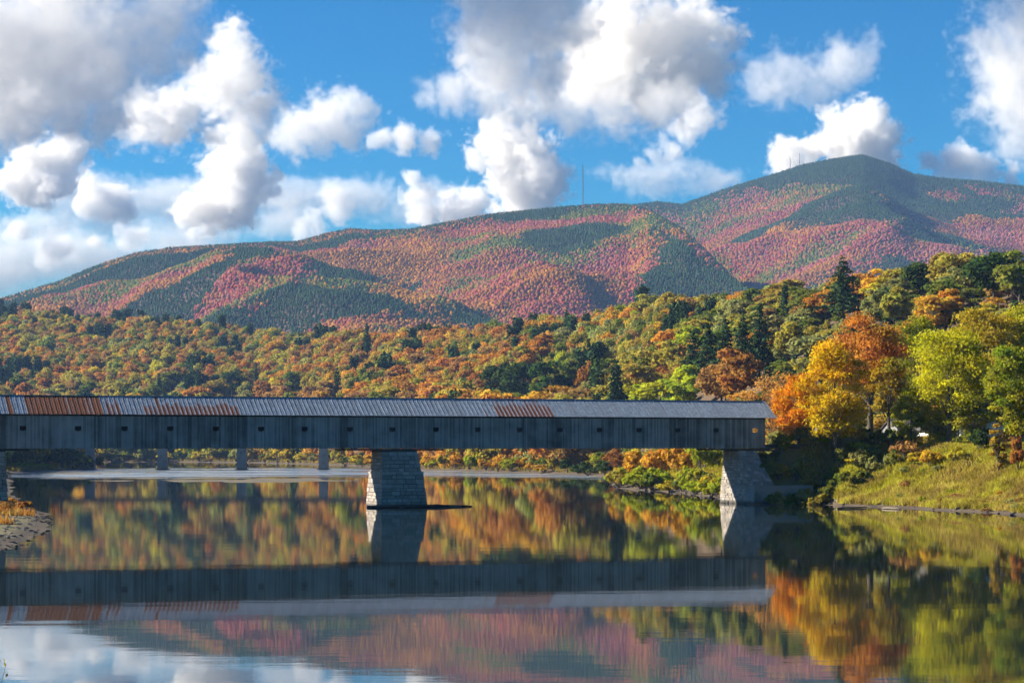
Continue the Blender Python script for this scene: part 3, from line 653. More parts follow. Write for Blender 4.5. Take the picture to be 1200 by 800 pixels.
for (x, y, h, wr, kind, pk, label) in SPECIAL:
    h *= 1.4 if 540 < x < 780 else 1.25 if x < 910 else 1.0
    u = (x-CX)/F; Ys = np.arange(455., 3000., 3.); g = height(u*Ys, Ys)[0]; ray = H+(HY-y)/F*Ys
    hit = np.where((g+h >= ray) & (g > .5))[0]; Y = float(Ys[hit[0]]) if len(hit) else 1500.
    g0 = float(g[hit[0]]) if len(hit) else float(ray[350]-h)
    base_w = (7.0 if pk[0] == 'broad' else 5.0)
    plant('pine_tree' if pk[0] == 'pine' else 'broadleaf_tree', PROTO[pk], (u*Y, Y, g0-.3), h*wr/base_w, h/10*1.0, R.uniform(0, 6.3), kind, label, 'pine tree' if pk[0] == 'pine' else 'tree', None, R)
    SPX.append((u*Y, Y, h*wr))
SPX = np.array(SPX)
PT = scatter(462, 2750, 8.6, .262); X, Y = PT.T; Z, GIi, SDs = height(X, Y)
keep = (GIi == 0) & (SDs > 6) & (Z > 1.2)
u_ = X/Y; xr = CX+u_*F; tf = (Y-np.interp(xr, RDX, FD))/(np.interp(xr, RDX, RD)-np.interp(xr, RDX, FD))
keep &= (tf < 1.08) & ((tf > -.02) | ((SDs > 9) & (Y > 560)) )
keep &= ~((X > 40) & (X < 110) & (Y < 475))
low_ = np.zeros(len(X), bool)
for sx, sy, sw in SPX:                        # room around the trees placed above, only small growth in front of them
    keep &= ~((np.abs(X-sx*Y/sy) < sw*.42) & (Y > sy-26) & (Y < sy+4)); low_ |= (np.abs(X-sx*Y/sy) < sw*.5) & (Y > sy-200) & (Y < sy)
keep &= ~((tf < .4) & (rs.rand(len(X)) < .35))
X, Y, Z, tf, low_ = X[keep], Y[keep], Z[keep], tf[keep], low_[keep]; n = len(X); px = CX+X/Y*F
hts = rs.uniform(9, 19, n)*(.75+.6*fbm(X, Y, 60, 2, 31)); hts *= 1+np.where(px > 820, .05, .45)*(1-sst(.1, .5, tf)); hts *= np.where(px > 820, .78, 1.)
hts = np.where((Y < 700) & (tf < .02), np.minimum(hts, 9), hts); hts = np.where(low_, np.minimum(hts, rs.uniform(5, 9, n)), hts)
na, nb, nc_ = fbm(X, Y, 90, 3, 41), fbm(X, Y, 45, 3, 43), rs.rand(n)
kinds = []
for i in range(n):
    a, b, c, x = na[i], nb[i], nc_[i], px[i]
    if x < 380: tab = [('orange', .15), ('rust', .13), ('brown', .15), ('olive', .22), ('green', .18), ('gold', .06), ('yellow', .04), ('sage', .07)]
    elif x < 620: tab = [('orange', .20), ('rust', .19), ('brown', .15), ('olive', .16), ('green', .12), ('gold', .07), ('yellow', .03), ('sage', .08)]
    elif x < 830: tab = [('orange', .10), ('rust', .08), ('brown', .09), ('olive', .26), ('green', .19), ('gold', .06), ('sage', .16), ('yellow', .03), ('lime', .03)]
    else: tab = [('orange', .04), ('rust', .04), ('brown', .07), ('olive', .30), ('green', .24), ('gold', .03), ('sage', .18), ('yellow', .03), ('dark green', .07)]
    if b > .735 or (tf[i] > .95 and c < .10 and x < 420): kinds.append('pine'); continue
    cc = (c*.55+((a*3.1+b*2.3) % 1)*.45); s_ = 0; kk = tab[-1][0]; c3 = (cc*1.0)
    c3 = min(.999, max(0., (c3-.12)/.76))
    for k_, w_ in tab:
        s_ += w_
        if c3 < s_: kk = k_; break
    kinds.append(kk)
kinds = np.array(kinds); con = kinds == 'pine'; hts = np.where(con, hts*1.2, hts)
wid = np.where(con, hts*.45, hts*rs.uniform(.68, 1.1, n)*np.where(px > 820, 1.22, 1.))
sky0 = np.full(1500, 560.); sky0[:1056] = 468.; sky0[1056:] = 515.
vis, ppx, ppy, phw = visible(X, Y, Z+hts, wid, .35, sky0)
area = np.where((ppx > -4) & (ppx < 1204), np.minimum(vis, hts/Y*F)*phw, -1); order = np.argsort(-area)[:255]; single = np.zeros(n, bool); single[order] = True
def place_words(x, y):
    return ('left hill' if x < 350 else 'middle slope' if x < 640 else 'slope right of centre' if x < 850 else 'right hill')
MARKS = ['lone tall skyline pine', 'pointed skyline pine', 'round rust skyline tree', 'low orange tree by the lone pine', 'flat topped skyline tree', 'large dark skyline tree', 'right edge skyline tree',
         'flat ochre hillside tree', 'rounded sage tree', 'olive tree by the sage tree', 'first pine of the row', 'second pine of the row', 'middle pine of the row', 'broad pine of the row', 'lower pine of the row',
         'wide sage tree', 'yellowish olive tree', 'rusty tree over the roof end', 'brown thinning tree', 'bright lime pointed tree', 'bright yellow green rounded tree', 'small yellow green tree', 'dense conifer behind the roof',
         'narrow conifer behind the roof', 'golden dome tree', 'left tree of the dark clump', 'middle tree of the dark clump', 'right tree of the dark clump', 'small orange tree by the dark clump', 'red orange tree above the dark clump',
         'olive tree beside the pine row', 'conifer on the middle skyline', 'dark conifer left of centre', 'slim dark conifer', 'round green tree by the slim conifer', 'dark broad tree by the slim conifer', 'bluish green round tree', 'light green tree at the left edge']
ORD = ['nearest', 'second', 'third', 'fourth', 'fifth', 'sixth', 'seventh', 'eighth', 'ninth', 'tenth', 'eleventh', 'twelfth']
def nth(k): return ORD[k] if k < 12 else f'{k+1}th' if (k+1) % 10 not in (1, 2, 3) or 10 < (k+1) % 100 < 14 else f'{k+1}'+{1: 'st', 2: 'nd', 3: 'rd'}[(k+1) % 10]
near = []
for i in order:
    d = [math.hypot(ppx[i]-q[0], ppy[i]-q[1]) for q in SPECIAL]; k = int(np.argmin(d)); near.append((d[k], i, k, 'right' if ppx[i] > SPECIAL[k][0] else 'left'))
cnt_ = {}; LAB = {}
for d, i, k, side in sorted(near):
    nm = ('dark pine' if con[i] else f'{kinds[i]} broadleaf tree'); key = (nm, k, side); c_ = cnt_.get(key, 0); cnt_[key] = c_+1
    LAB[i] = f'{nth(c_)} {nm} {side} of the {MARKS[k]}'
for i in order:
    kind = kinds[i]; pk = ('pine', R.randrange(4)) if con[i] else ('broad', R.randrange(6)); w = place_words(ppx[i], 0)
    plant('pine_tree' if con[i] else 'broadleaf_tree', PROTO[pk], (X[i], Y[i], Z[i]-.3), wid[i]/(7.0 if not con[i] else 5.0), hts[i]/10, R.uniform(0, 6.3), kind, LAB[i], 'pine tree' if con[i] else 'tree', f'{kind} trees on the {w}', R)

# the rest of the woods as masses
def proto_collection(name, items):
    c = bpy.data.collections.new(name)
    for i, (me) in enumerate(items): c.objects.link(bpy.data.objects.new(f'{name}_{i:02d}', me))
    return c
def lump(name, seed, sub=2, con=False):
    bm = bmesh.new(); bmesh.ops.create_icosphere(bm, subdivisions=sub, radius=1); rs_ = np.random.RandomState(seed); ph = rs_.rand(6)*6
    for v in bm.verts:
        x, y, z = v.co; q = 1+.22*math.sin(3.1*x+ph[0])*math.sin(2.7*y+ph[1])+.2*math.sin(5*z+4*x+ph[2])*math.sin(4.3*y+ph[3])+rs_.uniform(-.10, .10)
        if con: k = max(.04, (1-(z+1)/2)); v.co = (x*.62*q*(k**.6)*1.3, y*.62*q*(k**.6)*1.3, (z+1)*1.05)
        else: v.co = (x*q, y*q, max(-.6, z*q)*.95+.75)
    me = bpy.data.meshes.new(name); bm.to_mesh(me); bm.free()
    for a in ('v', 'w'):
        at = me.attributes.new(a, 'FLOAT', 'FACE'); at.data.foreach_set('value', (.35+.3*rs_.rand(len(me.polygons))).astype(np.float32))
    me.polygons.foreach_set('use_smooth', np.ones(len(me.polygons), bool)); me.materials.append(NEEDLE if con else LEAF); return me
mid_items = []
for i in range(5):
    cr, C = crown_mesh('mid_crown', 500+i, 2400, 1.0, 1.05, .85, .105, 22, egg=(.0, .3, .1, .5, .2)[i]); cr.materials.append(LEAF); mid_items.append(cr)
for i in range(3):
    cr, tm = conifer_mesh('mid_pine', 520+i, 2.1, .52, 26, .15, .08, .35, 7); cr.materials.append(NEEDLE); mid_items.append(cr)
MIDC = proto_collection('woodland_source', mid_items)
FARC = proto_collection('mountain_source', [lump('far_crown', 600+i) for i in range(4)]+[lump('far_pine', 620+i, 2, True) for i in range(2)])
def instancer(name, label, coll, pos, rot, scl, pick, c1, c2):
    me = bpy.data.meshes.new(name); me.vertices.add(len(pos)); me.vertices.foreach_set('co', np.asarray(pos, np.float32).ravel())
    for nm, arr, typ in (('rot', rot, 'FLOAT'), ('pick', pick, 'INT')):
        at = me.attributes.new(nm, typ, 'POINT'); at.data.foreach_set('value', np.asarray(arr, np.int32 if typ == 'INT' else np.float32))
    for nm, arr in (('scl', scl), ('c1', c1), ('c2', c2)):
        at = me.attributes.new(nm, 'FLOAT_VECTOR', 'POINT'); at.data.foreach_set('vector', np.asarray(arr, np.float32).ravel())
    o = link(name, me); g = bpy.data.node_groups.new(name, 'GeometryNodeTree')
    g.interface.new_socket('Geometry', in_out='INPUT', socket_type='NodeSocketGeometry'); g.interface.new_socket('Geometry', in_out='OUTPUT', socket_type='NodeSocketGeometry')
    N, L = g.nodes, g.links; gi, go = N.new('NodeGroupInput'), N.new('NodeGroupOutput')
    ip = N.new('GeometryNodeInstanceOnPoints'); ci = N.new('GeometryNodeCollectionInfo'); ci.inputs['Collection'].default_value = coll
    ci.inputs['Separate Children'].default_value = True; ci.inputs['Reset Children'].default_value = True; ip.inputs['Pick Instance'].default_value = True
    def na_(nm, t):
        a = N.new('GeometryNodeInputNamedAttribute'); a.data_type = t; a.inputs['Name'].default_value = nm; return a.outputs[0]
    cx = N.new('ShaderNodeCombineXYZ'); L.new(na_('rot', 'FLOAT'), cx.inputs[2])
    L.new(gi.outputs[0], ip.inputs['Points']); L.new(ci.outputs[0], ip.inputs['Instance']); L.new(na_('pick', 'INT'), ip.inputs['Instance Index'])
    L.new(cx.outputs[0], ip.inputs['Rotation']); L.new(na_('scl', 'FLOAT_VECTOR'), ip.inputs['Scale']); L.new(ip.outputs[0], go.inputs[0])
    o.modifiers.new('scatter', 'NODES').node_group = g
    return tag(o, label, None, None, 'stuff')
def colours(kinds, rs_, a=.2):
    c1 = np.array([PAL[k][0] for k in kinds]); c2 = np.array([PAL[k][1] for k in kinds]); g = 1+rs_.uniform(-a, a, (len(kinds), 1))
    return c1*g*(1+rs_.uniform(-.1, .1, c1.shape)), c2*g
rest = ~single; nr = rest.sum(); c1, c2 = colours(kinds[rest], rs, .22)
sc = np.stack([wid[rest]/2, wid[rest]/2, hts[rest]/2.0], 1); sc[con[rest]] = np.stack([hts[rest]/2.1]*3, 1)[con[rest]]
instancer('hillside_forest', 'dense autumn forest covering the hills behind the bridge', MIDC, np.stack([X, Y, Z-.3], 1)[rest], rs.uniform(0, 6.3, nr), sc,
          np.where(con[rest], rs.randint(5, 8, nr), rs.randint(0, 5, nr)), c1, c2)

# mountain forest
def mountain_forest(name, label, comp_i, y0, y1, step, seed):
    rs_ = np.random.RandomState(seed); PT = scatter(y0, y1, step, .245); X, Y = PT.T; Z, I, _ = height(X, Y); k = I == comp_i; X, Y, Z = X[k], Y[k], Z[k]
    h = rs_.uniform(5, 8.5, len(X)); w = rs_.uniform(5, 8, len(X))
    SK = SKY_[0]; v, px, py, hw = visible(X, Y, Z+h, w, 1.0, SK); k = v > -1.2; X, Y, Z, h, w, px, py = X[k], Y[k], Z[k], h[k], w[k], px[k], py[k]
    n = len(X); a = fbm(X, Y, 420, 4, seed); b = fbm(X, Y*.8, 260, 4, seed+1); c = rs_.rand(n)
    rx, ry = (BX, BY) if comp_i == 1 else (AX_, AY_); crest = py-np.interp(px, rx, ry)         # rows below the crest
    crest_p = np.clip(1-crest/16, 0, 1)*.75
    if comp_i == 1: conp = crest_p+.9*sst(.49, .62, b)+.85*sst(745, 790, px+(a-.5)*60)*sst(8, 20, crest)+.10; warm = 1-sst(470, 300, px)*.2  # extra band of dark pines deepens the shade of the right flank
    else: conp = np.clip(1-crest/34, 0, 1)*.9+.85*sst(.49, .62, b)+.08; warm = px*0+1
    con = c*.78+.11 < np.clip(conp, 0, .95); kinds = np.empty(n, object); q = rs_.rand(n)
    mix = np.clip((a-.36)/.28+rs_.normal(0, .20, n), 0, 1); d2 = fbm(X, Y, 190, 4, seed+7)+rs_.normal(0, .06, n)
    kinds[:] = 'rose'; kinds[mix > .5] = 'red'; kinds[mix > .85] = 'pink'; kinds[mix < .28] = 'rust'; kinds[mix < .04] = 'orange'
    kinds[(d2 > .60) & (mix < .8)] = 'brown'; kinds[(d2 > .65)] = 'green'; kinds[(d2 < .36)] = 'rust'; kinds[q > .975] = 'orange'; kinds[q < .03] = 'brown'
    kinds[con] = 'pine'
    con &= rs_.rand(n) < .9
    c1, c2 = colours(kinds, rs_, .14)
    sc = np.stack([w/2, w/2, h/1.75], 1); sc[con] *= (.95, .95, 1.0)
    instancer(name, label, FARC, np.stack([X, Y, Z-.5], 1), rs_.uniform(0, 6.3, n), sc, np.where(con, rs_.randint(4, 6, n), rs_.randint(0, 4, n)), c1, c2)
    return n
SKY_ = [np.full(1500, 560.)]; xs_ = np.arange(-150, 1350); SKY_[0] = np.interp(xs_, RX, RY)+8
NB = mountain_forest('ridge_forest', 'red and dark green forest on the long mountain ridge', 1, 2700, 5600, 5.9, 51)
SKY_[0] = np.minimum(SKY_[0], np.interp(xs_, BX, BY)+4)
NA = mountain_forest('peak_forest', 'red and dark green forest on the high mountain peak', 2, 4300, 7060, 6.9, 61)
print('counts', n, NB, NA)

# masts on the mountain
def mast(label, x, ytop, ybase, D, w):
    X = (x-CX)/F*D; Yd = D; zb = H+(HY-ybase)/F*D-6; zt = H+(HY-ytop)/F*D; r_ = tag(empty('radio_mast', (X, Yd, zb)), label, 'radio mast'); hh = zt-zb
    m = MB()
    for a in range(3):
        an = a*2.094; m.bar((math.cos(an)*w, math.sin(an)*w, 0), (math.cos(an)*w*.7, math.sin(an)*w*.7, hh), w*.34, w*.34)
    k = 0
    while k*w*2.2 < hh-w*2.2:
        for a in range(3):
            p, q_ = a*2.094, (a+1)*2.094; m.bar((math.cos(p)*w*.85, math.sin(p)*w*.85, k*w*2.2), (math.cos(q_)*w*.85, math.sin(q_)*w*.85, (k+1)*w*2.2), w*.16, w*.16)
        k += 1
    m.build('lattice', DARK, r_)
    m = MB(); m.bar((0, 0, hh*.96), (0, 0, hh*1.05), w*.4, w*.4); m.build('antenna', DARK, r_)
    if hh > 60:
        for a in range(3):
            an = a*2.094+.5; m = MB(); m.bar((0, 0, hh*.8), (math.cos(an)*hh*.45, math.sin(an)*hh*.45, -4), .10, .10); m.build('guy_wire', DARK, r_)
mast('tall thin radio mast on the crest of the long ridge', 683, 194, 237, 5310, 1.7)
mast('taller of the two small masts left of the mountain summit', 937, 180, 192, 6905, 1.3)
mast('shorter of the two small masts left of the mountain summit', 926, 186, 196, 6905, 1.3)

# ------------------------------------------------------------------ trees of the right bank
def hero(label, cat, x, ytop, ybase, wpx, Y, kind, seed, n=15000, zc=.60, rz=.42, size=.34, trunk=.36, lean=0., nclump=44, shell=.5, egg=.2, grad=0., c=None, nl=14):
    Xw = (x-CX)/F*Y; g = hgt(Xw, Y); zt = H+(HY-ytop)/F*Y; h = zt-g; Rx = wpx/F*Y/2
    cr, C = crown_mesh('crown', seed, n, Rx*1.06, h*rz*1.08, h*zc, size, nclump, shell, (.22, .36), egg=egg, grad=grad); cr.materials.append(LEAF)
    tm = trunk_mesh('trunk', C, h, trunk, h*zc, seed+1, nl, lean); tm.materials.append(BARK)
    root = tag(empty('riverside_tree', (Xw, Y, g-.15)), label, cat); o = link('crown', cr, root); link('trunk', tm, root)
    if c: o['c1'], o['c2'] = c
    else: paint(o, kind, R, .05)
    return root
hero('thin pale orange tree with bare twigs at the end of the bridge roof', 'tree', 902, 431, 515, 84, 424, 'pink', 1101, 3600, .64, .36, .30, .20, nclump=44, c=((.50, .22, .05), (.50, .28, .09)), nl=30)
hero('small bright orange tree hanging over the bridge portal', 'tree', 936, 430, 519, 62, 411, 'orange', 1102, 9000, .52, .46, .30, .22, c=((.70, .25, .010), (.66, .32, .02)), nclump=50)
hero('golden yellow tree with green lower crown on the right bank', 'tree', 979, 396, 527, 86, 406, 'gold', 1103, 19000, .55, .44, .32, .30, grad=.5, nclump=60, c=((.85, .48, .010), (.46, .36, .015)))
hero('tall orange tree with thick forked trunk above the right bank', 'tree', 1020, 367, 522, 100, 428, 'orange', 1104, 15000, .66, .36, .34, .62, nclump=64, shell=.35, c=((.55, .20, .035), (.55, .30, .035)), nl=26)
hero('slim dark trunked yellow green tree beside the tall orange tree', 'tree', 1042, 420, 520, 50, 420, 'lime', 1105, 5200, .66, .36, .32, .34, c=((.40, .24, .02), (.28, .28, .02)))
hero('green and yellow tree behind between the orange and the lime tree', 'tree', 1078, 368, 520, 84, 447, 'lime', 1106, 15000, .55, .46, .34, .32, nclump=60, c=((.34, .33, .015), (.15, .19, .015)))
hero('big bright yellow green tree in front of the white house', 'tree', 1112, 378, 532, 104, 402, 'lime', 1107, 26000, .57, .45, .30, .42, nclump=90, shell=.35, c=((.60, .50, .015), (.33, .36, .015)), grad=.3)
hero('large ochre yellow rounded tree towering over the houses', 'tree', 1152, 355, 530, 96, 425, 'yellow', 1108, 20000, .60, .41, .32, .4, nclump=70, c=((.50, .36, .02), (.34, .26, .03)))
hero('dark green shaded tree at the right of the yellow green one', 'tree', 1152, 420, 535, 56, 408, 'green', 1109, 9000, .54, .45, .32, .34, nclump=50, c=((.12, .15, .02), (.24, .22, .03)))
hero('green tree with yellow tinges at the right edge of the picture', 'tree', 1192, 388, 542, 72, 372, 'green', 1110, 20000, .57, .44, .30, .34, c=((.15, .22, .015), (.40, .35, .02)), nclump=70)
hero('yellow green treetop behind at the right edge', 'tree', 1196, 352, 528, 78, 430, 'lime', 1111, 14000, .60, .41, .34, .36, nclump=60, c=((.48, .42, .015), (.24, .27, .02)))
hero('low yellow green tree in front of the grey shed', 'tree', 1068, 448, 527, 46, 409, 'lime', 1114, 6500, .54, .46, .30, .2, nclump=40, c=((.46, .42, .02), (.26, .28, .02)))
hero('low yellow tree close before the white house', 'tree', 1100, 474, 528, 48, 408, 'yellow', 1116, 6500, .52, .48, .30, .2, nclump=40, c=((.50, .40, .02), (.34, .30, .02)))
hero('low olive tree in front of the white garage', 'tree', 1140, 455, 532, 46, 399, 'olive', 1115, 6500, .54, .46, .30, .2, nclump=40, c=((.36, .33, .03), (.20, .22, .02)))
hero('tall leafy tree just beyond the right edge', 'tree', 1240, 372, 540, 80, 390, 'lime', 1112, 9000, .58, .42, .34, .34)
hero('vine covered trunk with yellow orange leaves below the edge tree', 'tree', 1170, 492, 552, 24, 372, 'gold', 1113, 3000, .50, .52, .26, .2, nclump=30, egg=0, c=((.44, .26, .03), (.22, .19, .03)))

def bush(label, x, ybase, wpx, hpx, Y, kind, group=None, name='bush', cat='bush'):
    Xw = (x-CX)/F*Y; g = hgt(Xw, Y); i = R.randrange(4); return plant(name, PROTO['bush', i], (Xw, Y, g-.05), wpx/F*Y/3.1, hpx/F*Y/2.0, R.uniform(0, 6.3), kind, label, cat, group, R, ('foliage', 'stems'))
bush('reddish orange bush against the right edge of the picture', 1194, 548, 26, 46, 366, 'rust'); bush('small bright orange shrub low on the grassy slope', 1175, 560, 22, 9, 358, 'gold')
bush('reddish brown bush below the grey roofed shed', 1062, 545, 40, 26, 398, 'brown'); bush('yellow orange bush below the white house', 1090, 545, 36, 22, 388, 'gold')
bush('yellow green bush right of the yellow orange bush', 1120, 548, 32, 22, 384, 'yellow'); bush('dark shaded shrub under the big yellow green tree', 1148, 545, 32, 28, 386, 'dark green')
bush('second yellow bush nearer the tall orange tree', 1075, 552, 30, 16, 392, 'yellow')
bush('bright lime shrub under the golden yellow tree', 1005, 527, 30, 14, 408, 'lime'); bush('lime shrub beside the golden tree trunk', 962, 527, 40, 12, 410, 'lime')
for k in range(13):
    bush('leafy shrub in the hedge before the houses', 1048+k*11+R.uniform(-3, 3), 0, R.uniform(20, 28), R.uniform(13, 21), 414+R.uniform(-3, 4), R.choice(('green', 'olive', 'dark green', 'brown', 'olive')), 'hedge shrubs before the houses')
for k in range(34):                           # shaded thicket over the abutment
    x = 886+k*4.8+R.uniform(-5, 5); row = k % 3; Yb = (398, 404, 410)[row]+R.uniform(-2, 2)+max(0, 960-x)*.06
    bush('dark green shrub in the shaded thicket above the bridge abutment', x, 560, 30, R.uniform(18, 26), Yb, R.choice(('olive', 'green', 'green', 'sage')), 'shaded shrubs above the abutment')
for k in range(22):
    x = 888+k*3.6+R.uniform(-3, 3)
    bush('green shrub low on the shaded bank beside the abutment', x, 0, R.uniform(16, 26), R.uniform(10, 17), R.uniform(393, 401)+max(0, 925-x)*.12, R.choice(('green', 'olive', 'sage', 'green')), 'shaded shrubs low beside the abutment')
for k in range(44):                           # weeds and low shrubs over the sunlit slope
    x = R.uniform(985, 1205); fr_ = R.random(); Y0 = np.interp(x, [960, 1050, 1130, 1200], [400, 372, 352, 330])+3+fr_*24; kd = R.choice(('lime', 'yellow', 'olive', 'brown', 'olive', 'sage'))
    bush(f'{kd} weedy shrub on the sunlit grass slope of the right bank', x, 0, R.uniform(9, 24), R.uniform(4, 11), Y0, kd, f'{kd} weedy shrubs on the right bank')
for k in range(60):                           # leafy point behind the bridge
    x = R.uniform(722, 872); base = np.interp(x, [722, 780, 860], [572, 577, 586]); Y0 = (H)*F/(base-HY); Yb = Y0+R.uniform(4, 42); 
    bush('yellow green bush on the leafy point behind the bridge', x, 0, R.uniform(22, 40), R.uniform(14, 24), Yb, R.choice(('lime', 'yellow', 'lime', 'green', 'olive')), 'bushes on the leafy point')
for k in range(4):
    bush('taller yellow thicket at the back of the leafy point', 745+k*26, 0, 46, 40, 572-k*12, R.choice(('gold', 'lime', 'yellow')), 'tall thickets on the leafy point')
for k in range(60):                           # shrubs along the far shore
    x = 112+k*10.2+R.uniform(-6, 6); sh = np.interp(x, [110, 200, 300, 400, 440, 500, 560, 640, 700, 722], [541, 541, 542, 545, 548, 551, 552.5, 555, 558, 560]); Y0 = H*F/(sh-HY)
    kd = R.choice(('olive', 'yellow', 'lime', 'gold', 'gold', 'green')) if x > 420 else R.choice(('olive', 'sage', 'green', 'yellow', 'olive', 'dark green'))
    if 655 < x < 722: kd = 'dark green'
    bush(f'{kd} shrub along the far shore seen under the bridge', x, 0, R.uniform(16, 34), R.uniform(9, 21), Y0+R.uniform(5, 26), kd, f'{kd} shrubs along the far shore')
for k in range(24):                           # dark trees on the left bank behind the abutment
    x = 6+k*4.3+R.uniform(-3, 3); Y0 = R.uniform(1000, 1060)
    bush('dark green bush in the shaded thicket on the left bank', x, 0, R.uniform(22, 34), R.uniform(18, 26), Y0, 'dark green', 'dark bushes on the left bank')
for k in range(7):
    bush('low bright yellow green bush at the left water edge', 14+k*7.2, 0, 12, 7.5, 962, 'lime', 'low yellow green bushes on the left bank')
for k in range(10):
    x = R.uniform(-12, 40); yb = R.uniform(590, 604)
    bush('orange brown low shrub on the left gravel bank', x, 0, R.uniform(18, 30), R.uniform(6, 11), H*F/(yb-HY), R.choice(('orange', 'rust', 'brown')), 'orange shrubs on the left gravel bank')
gr = {}
for o in COL.objects:
    if o.parent is None and o.get('category') == 'bush' and o.get('group'): gr.setdefault((o['group'], o['label']), []).append(o)
for (g_, lb), os_ in gr.items():
    if len(os_) > 1:
        for k, o in enumerate(sorted(os_, key=lambda o: o.location.x/o.location.y)): o['label'] = f"{lb}, {'leftmost' if k == 0 else nth(k)+' from the left' if k < len(os_)-1 else 'rightmost'}"
# leafy shrub near the viewer, its twigs reaching into the lower left corner
rs2 = np.random.RandomState(5); Xs, Ys = -10.1, 44.0; g = hgt(Xs, Ys); zt = H-(768-HY)/F*Ys; m = MB(); LP = []
for k in range(26):
    a = rs2.rand()*6.3; e = np.array([math.cos(a)*rs2.uniform(.2, .85), math.sin(a)*rs2.uniform(.2, .85), (zt-g)*rs2.uniform(.75, 1.0)]); mid = e*np.array([.35, .35, .6])
    m.tube([(0, 0, 0), tuple(mid), tuple(e)], [.022, .014, .004], 4)
    t = rs2.rand(30)**.5; LP.append(mid+(e-mid)*t[:, None]+rs2.normal(0, .05, (30, 3)))
LP = np.concatenate(LP); V, Q, v, w = leaves(LP, rs2.normal(0, 1, LP.shape), .062, rs2, rs2.rand(len(LP)), rs2.rand(len(LP)), 1.7)
root = tag(empty('leafy_shrub', (Xs, Ys, g)), 'twigs of a nearby leafy shrub in the lower left corner', 'shrub')
o = link('foliage', mesh_np('foliage', V, Q, {'v': v, 'w': w}), root, LEAF); paint(o, 'olive', R); m.build('stems', BARK, root, True)

# ------------------------------------------------------------------ grass
def grass(name, label, pts, hmin, hmax, cols, seed, per=5):
    rs_ = np.random.RandomState(seed); n = len(pts); B = np.repeat(pts, per, 0)+np.c_[rs_.normal(0, .22, (n*per, 2)), np.zeros(n*per)]
    hh = rs_.uniform(hmin, hmax, n*per)[:, None]*(.6+.8*np.repeat(fbm(pts[:, 0], pts[:, 1], 3., 2, seed), per)[:, None]); a = rs_.rand(n*per)*6.3; d = np.stack([np.cos(a), np.sin(a), 0*a], 1)
    lean = np.stack([rs_.normal(0, .35, n*per), rs_.normal(0, .35, n*per), np.ones(n*per)], 1)*hh; wd = rs_.uniform(.05, .13, n*per)[:, None]
    V = np.stack([B-d*wd, B+d*wd, B+lean+d*wd*.3, B+lean-d*wd*.3], 1).reshape(-1, 3)
    v = np.clip(np.repeat(fbm(pts[:, 0], pts[:, 1], 2.2, 3, seed+3), per)*1.6-.5+rs_.normal(0, .15, n*per), 0, 1); w = np.clip(np.repeat(fbm(pts[:, 0], pts[:, 1], 5., 3, seed+5), per)*2.4-.7+rs_.normal(0, .15, n*per), 0, 1)
    o = link(name, mesh_np(name, V, np.arange(n*per*4).reshape(-1, 4), {'v': v, 'w': w}), None, LEAF); o['c1'], o['c2'] = cols; return tag(o, label, None, None, 'stuff')
def field(x0, x1, y0, y1, n, zmin, zmax, seed, extra=None):
    rs_ = np.random.RandomState(seed); x = rs_.uniform(x0, x1, n); y = rs_.uniform(y0, y1, n); z, _, sd = height(x, y); k = (z > zmin) & (z < zmax) & (sd > 1.5)
    if extra is not None: k &= extra(x, y)
    return np.stack([x, y, z-.03], 1)[k]
grass('bank_grass', 'sunlit yellow green grass on the right bank', field(50, 100, 318, 425, 70000, .3, 12.5, 1), .35, 1.0, ((.44, .42, .035), (.46, .36, .08)), 2)
grass('reed_grass', 'orange brown grass on the left gravel bank', field(-105, -50, 270, 430, 34000, .4, 6, 3, lambda x, y: fbm(x, y, 5., 3, 77)+(height(x, y)[0]-1.0)*.3 > .5), .4, 1.1, ((.42, .19, .035), (.36, .22, .06)), 4)
grass('shore_grass', 'grass and weeds on the leafy point behind the bridge', field(22, 52, 420, 640, 16000, .7, 9, 5), .5, 1.3, ((.42, .42, .03), (.48, .38, .04)), 6)
grass('far_grass', 'yellowish grass along the far shore', field(-280, 40, 700, 1620, 30000, .5, 6, 7), .8, 2.0, ((.34, .31, .045), (.44, .34, .06)), 8)

# ------------------------------------------------------------------ stones, logs, houses, fence
m = MB(); r = random.Random(21)
for k in range(1500):
    x = r.uniform(-70, -46); y = r.uniform(205, 335); z, _, sd = height(np.array([x]), np.array([y]))
    if -.6 < sd[0] < 10: s = r.uniform(.08, .36); rock(m, (x, y, float(z[0])+.03), (s, s*.8, s*.32), r, r.uniform(.4, 1))
tag(m.build('shore_stones', ROCK), 'dark and pale stones on the left gravel bank', None, None, 'stuff')
m = MB()
for k in range(2600):
    u = r.uniform(.04, .235); y = r.uniform(325, 600); x = u*y; z, _, sd = height(np.array([x]), np.array([y]))
    if -.8 < sd[0] < 3.2: s = r.uniform(.15, .65)*r.uniform(.4, 1); rock(m, (x, y, float(z[0])+.05), (s, s*.8, s*.55), r)
tag(m.build('bank_stones', ROCK), 'small stones along the muddy edge of the right bank', None, None, 'stuff')
m = MB()
for k in range(260):
    u = r.uniform(.12, .235); y = r.uniform(322, 400); x = u*y; z, _, sd = height(np.array([x]), np.array([y]))
    if -.3 < sd[0] < 3.5: a = r.uniform(0, 6.3); ln = r.uniform(.3, 1.1); m.bar((x, y, max(.03, float(z[0]))+.05), (x+math.cos(a)*ln, y+math.sin(a)*ln*.4, max(.03, float(z[0]))+r.uniform(.05, .25)), .06, .06, r.random())
tag(m.build('drift_sticks', PLANK), 'drift sticks strewn along the muddy edge of the right bank', None, None, 'stuff')
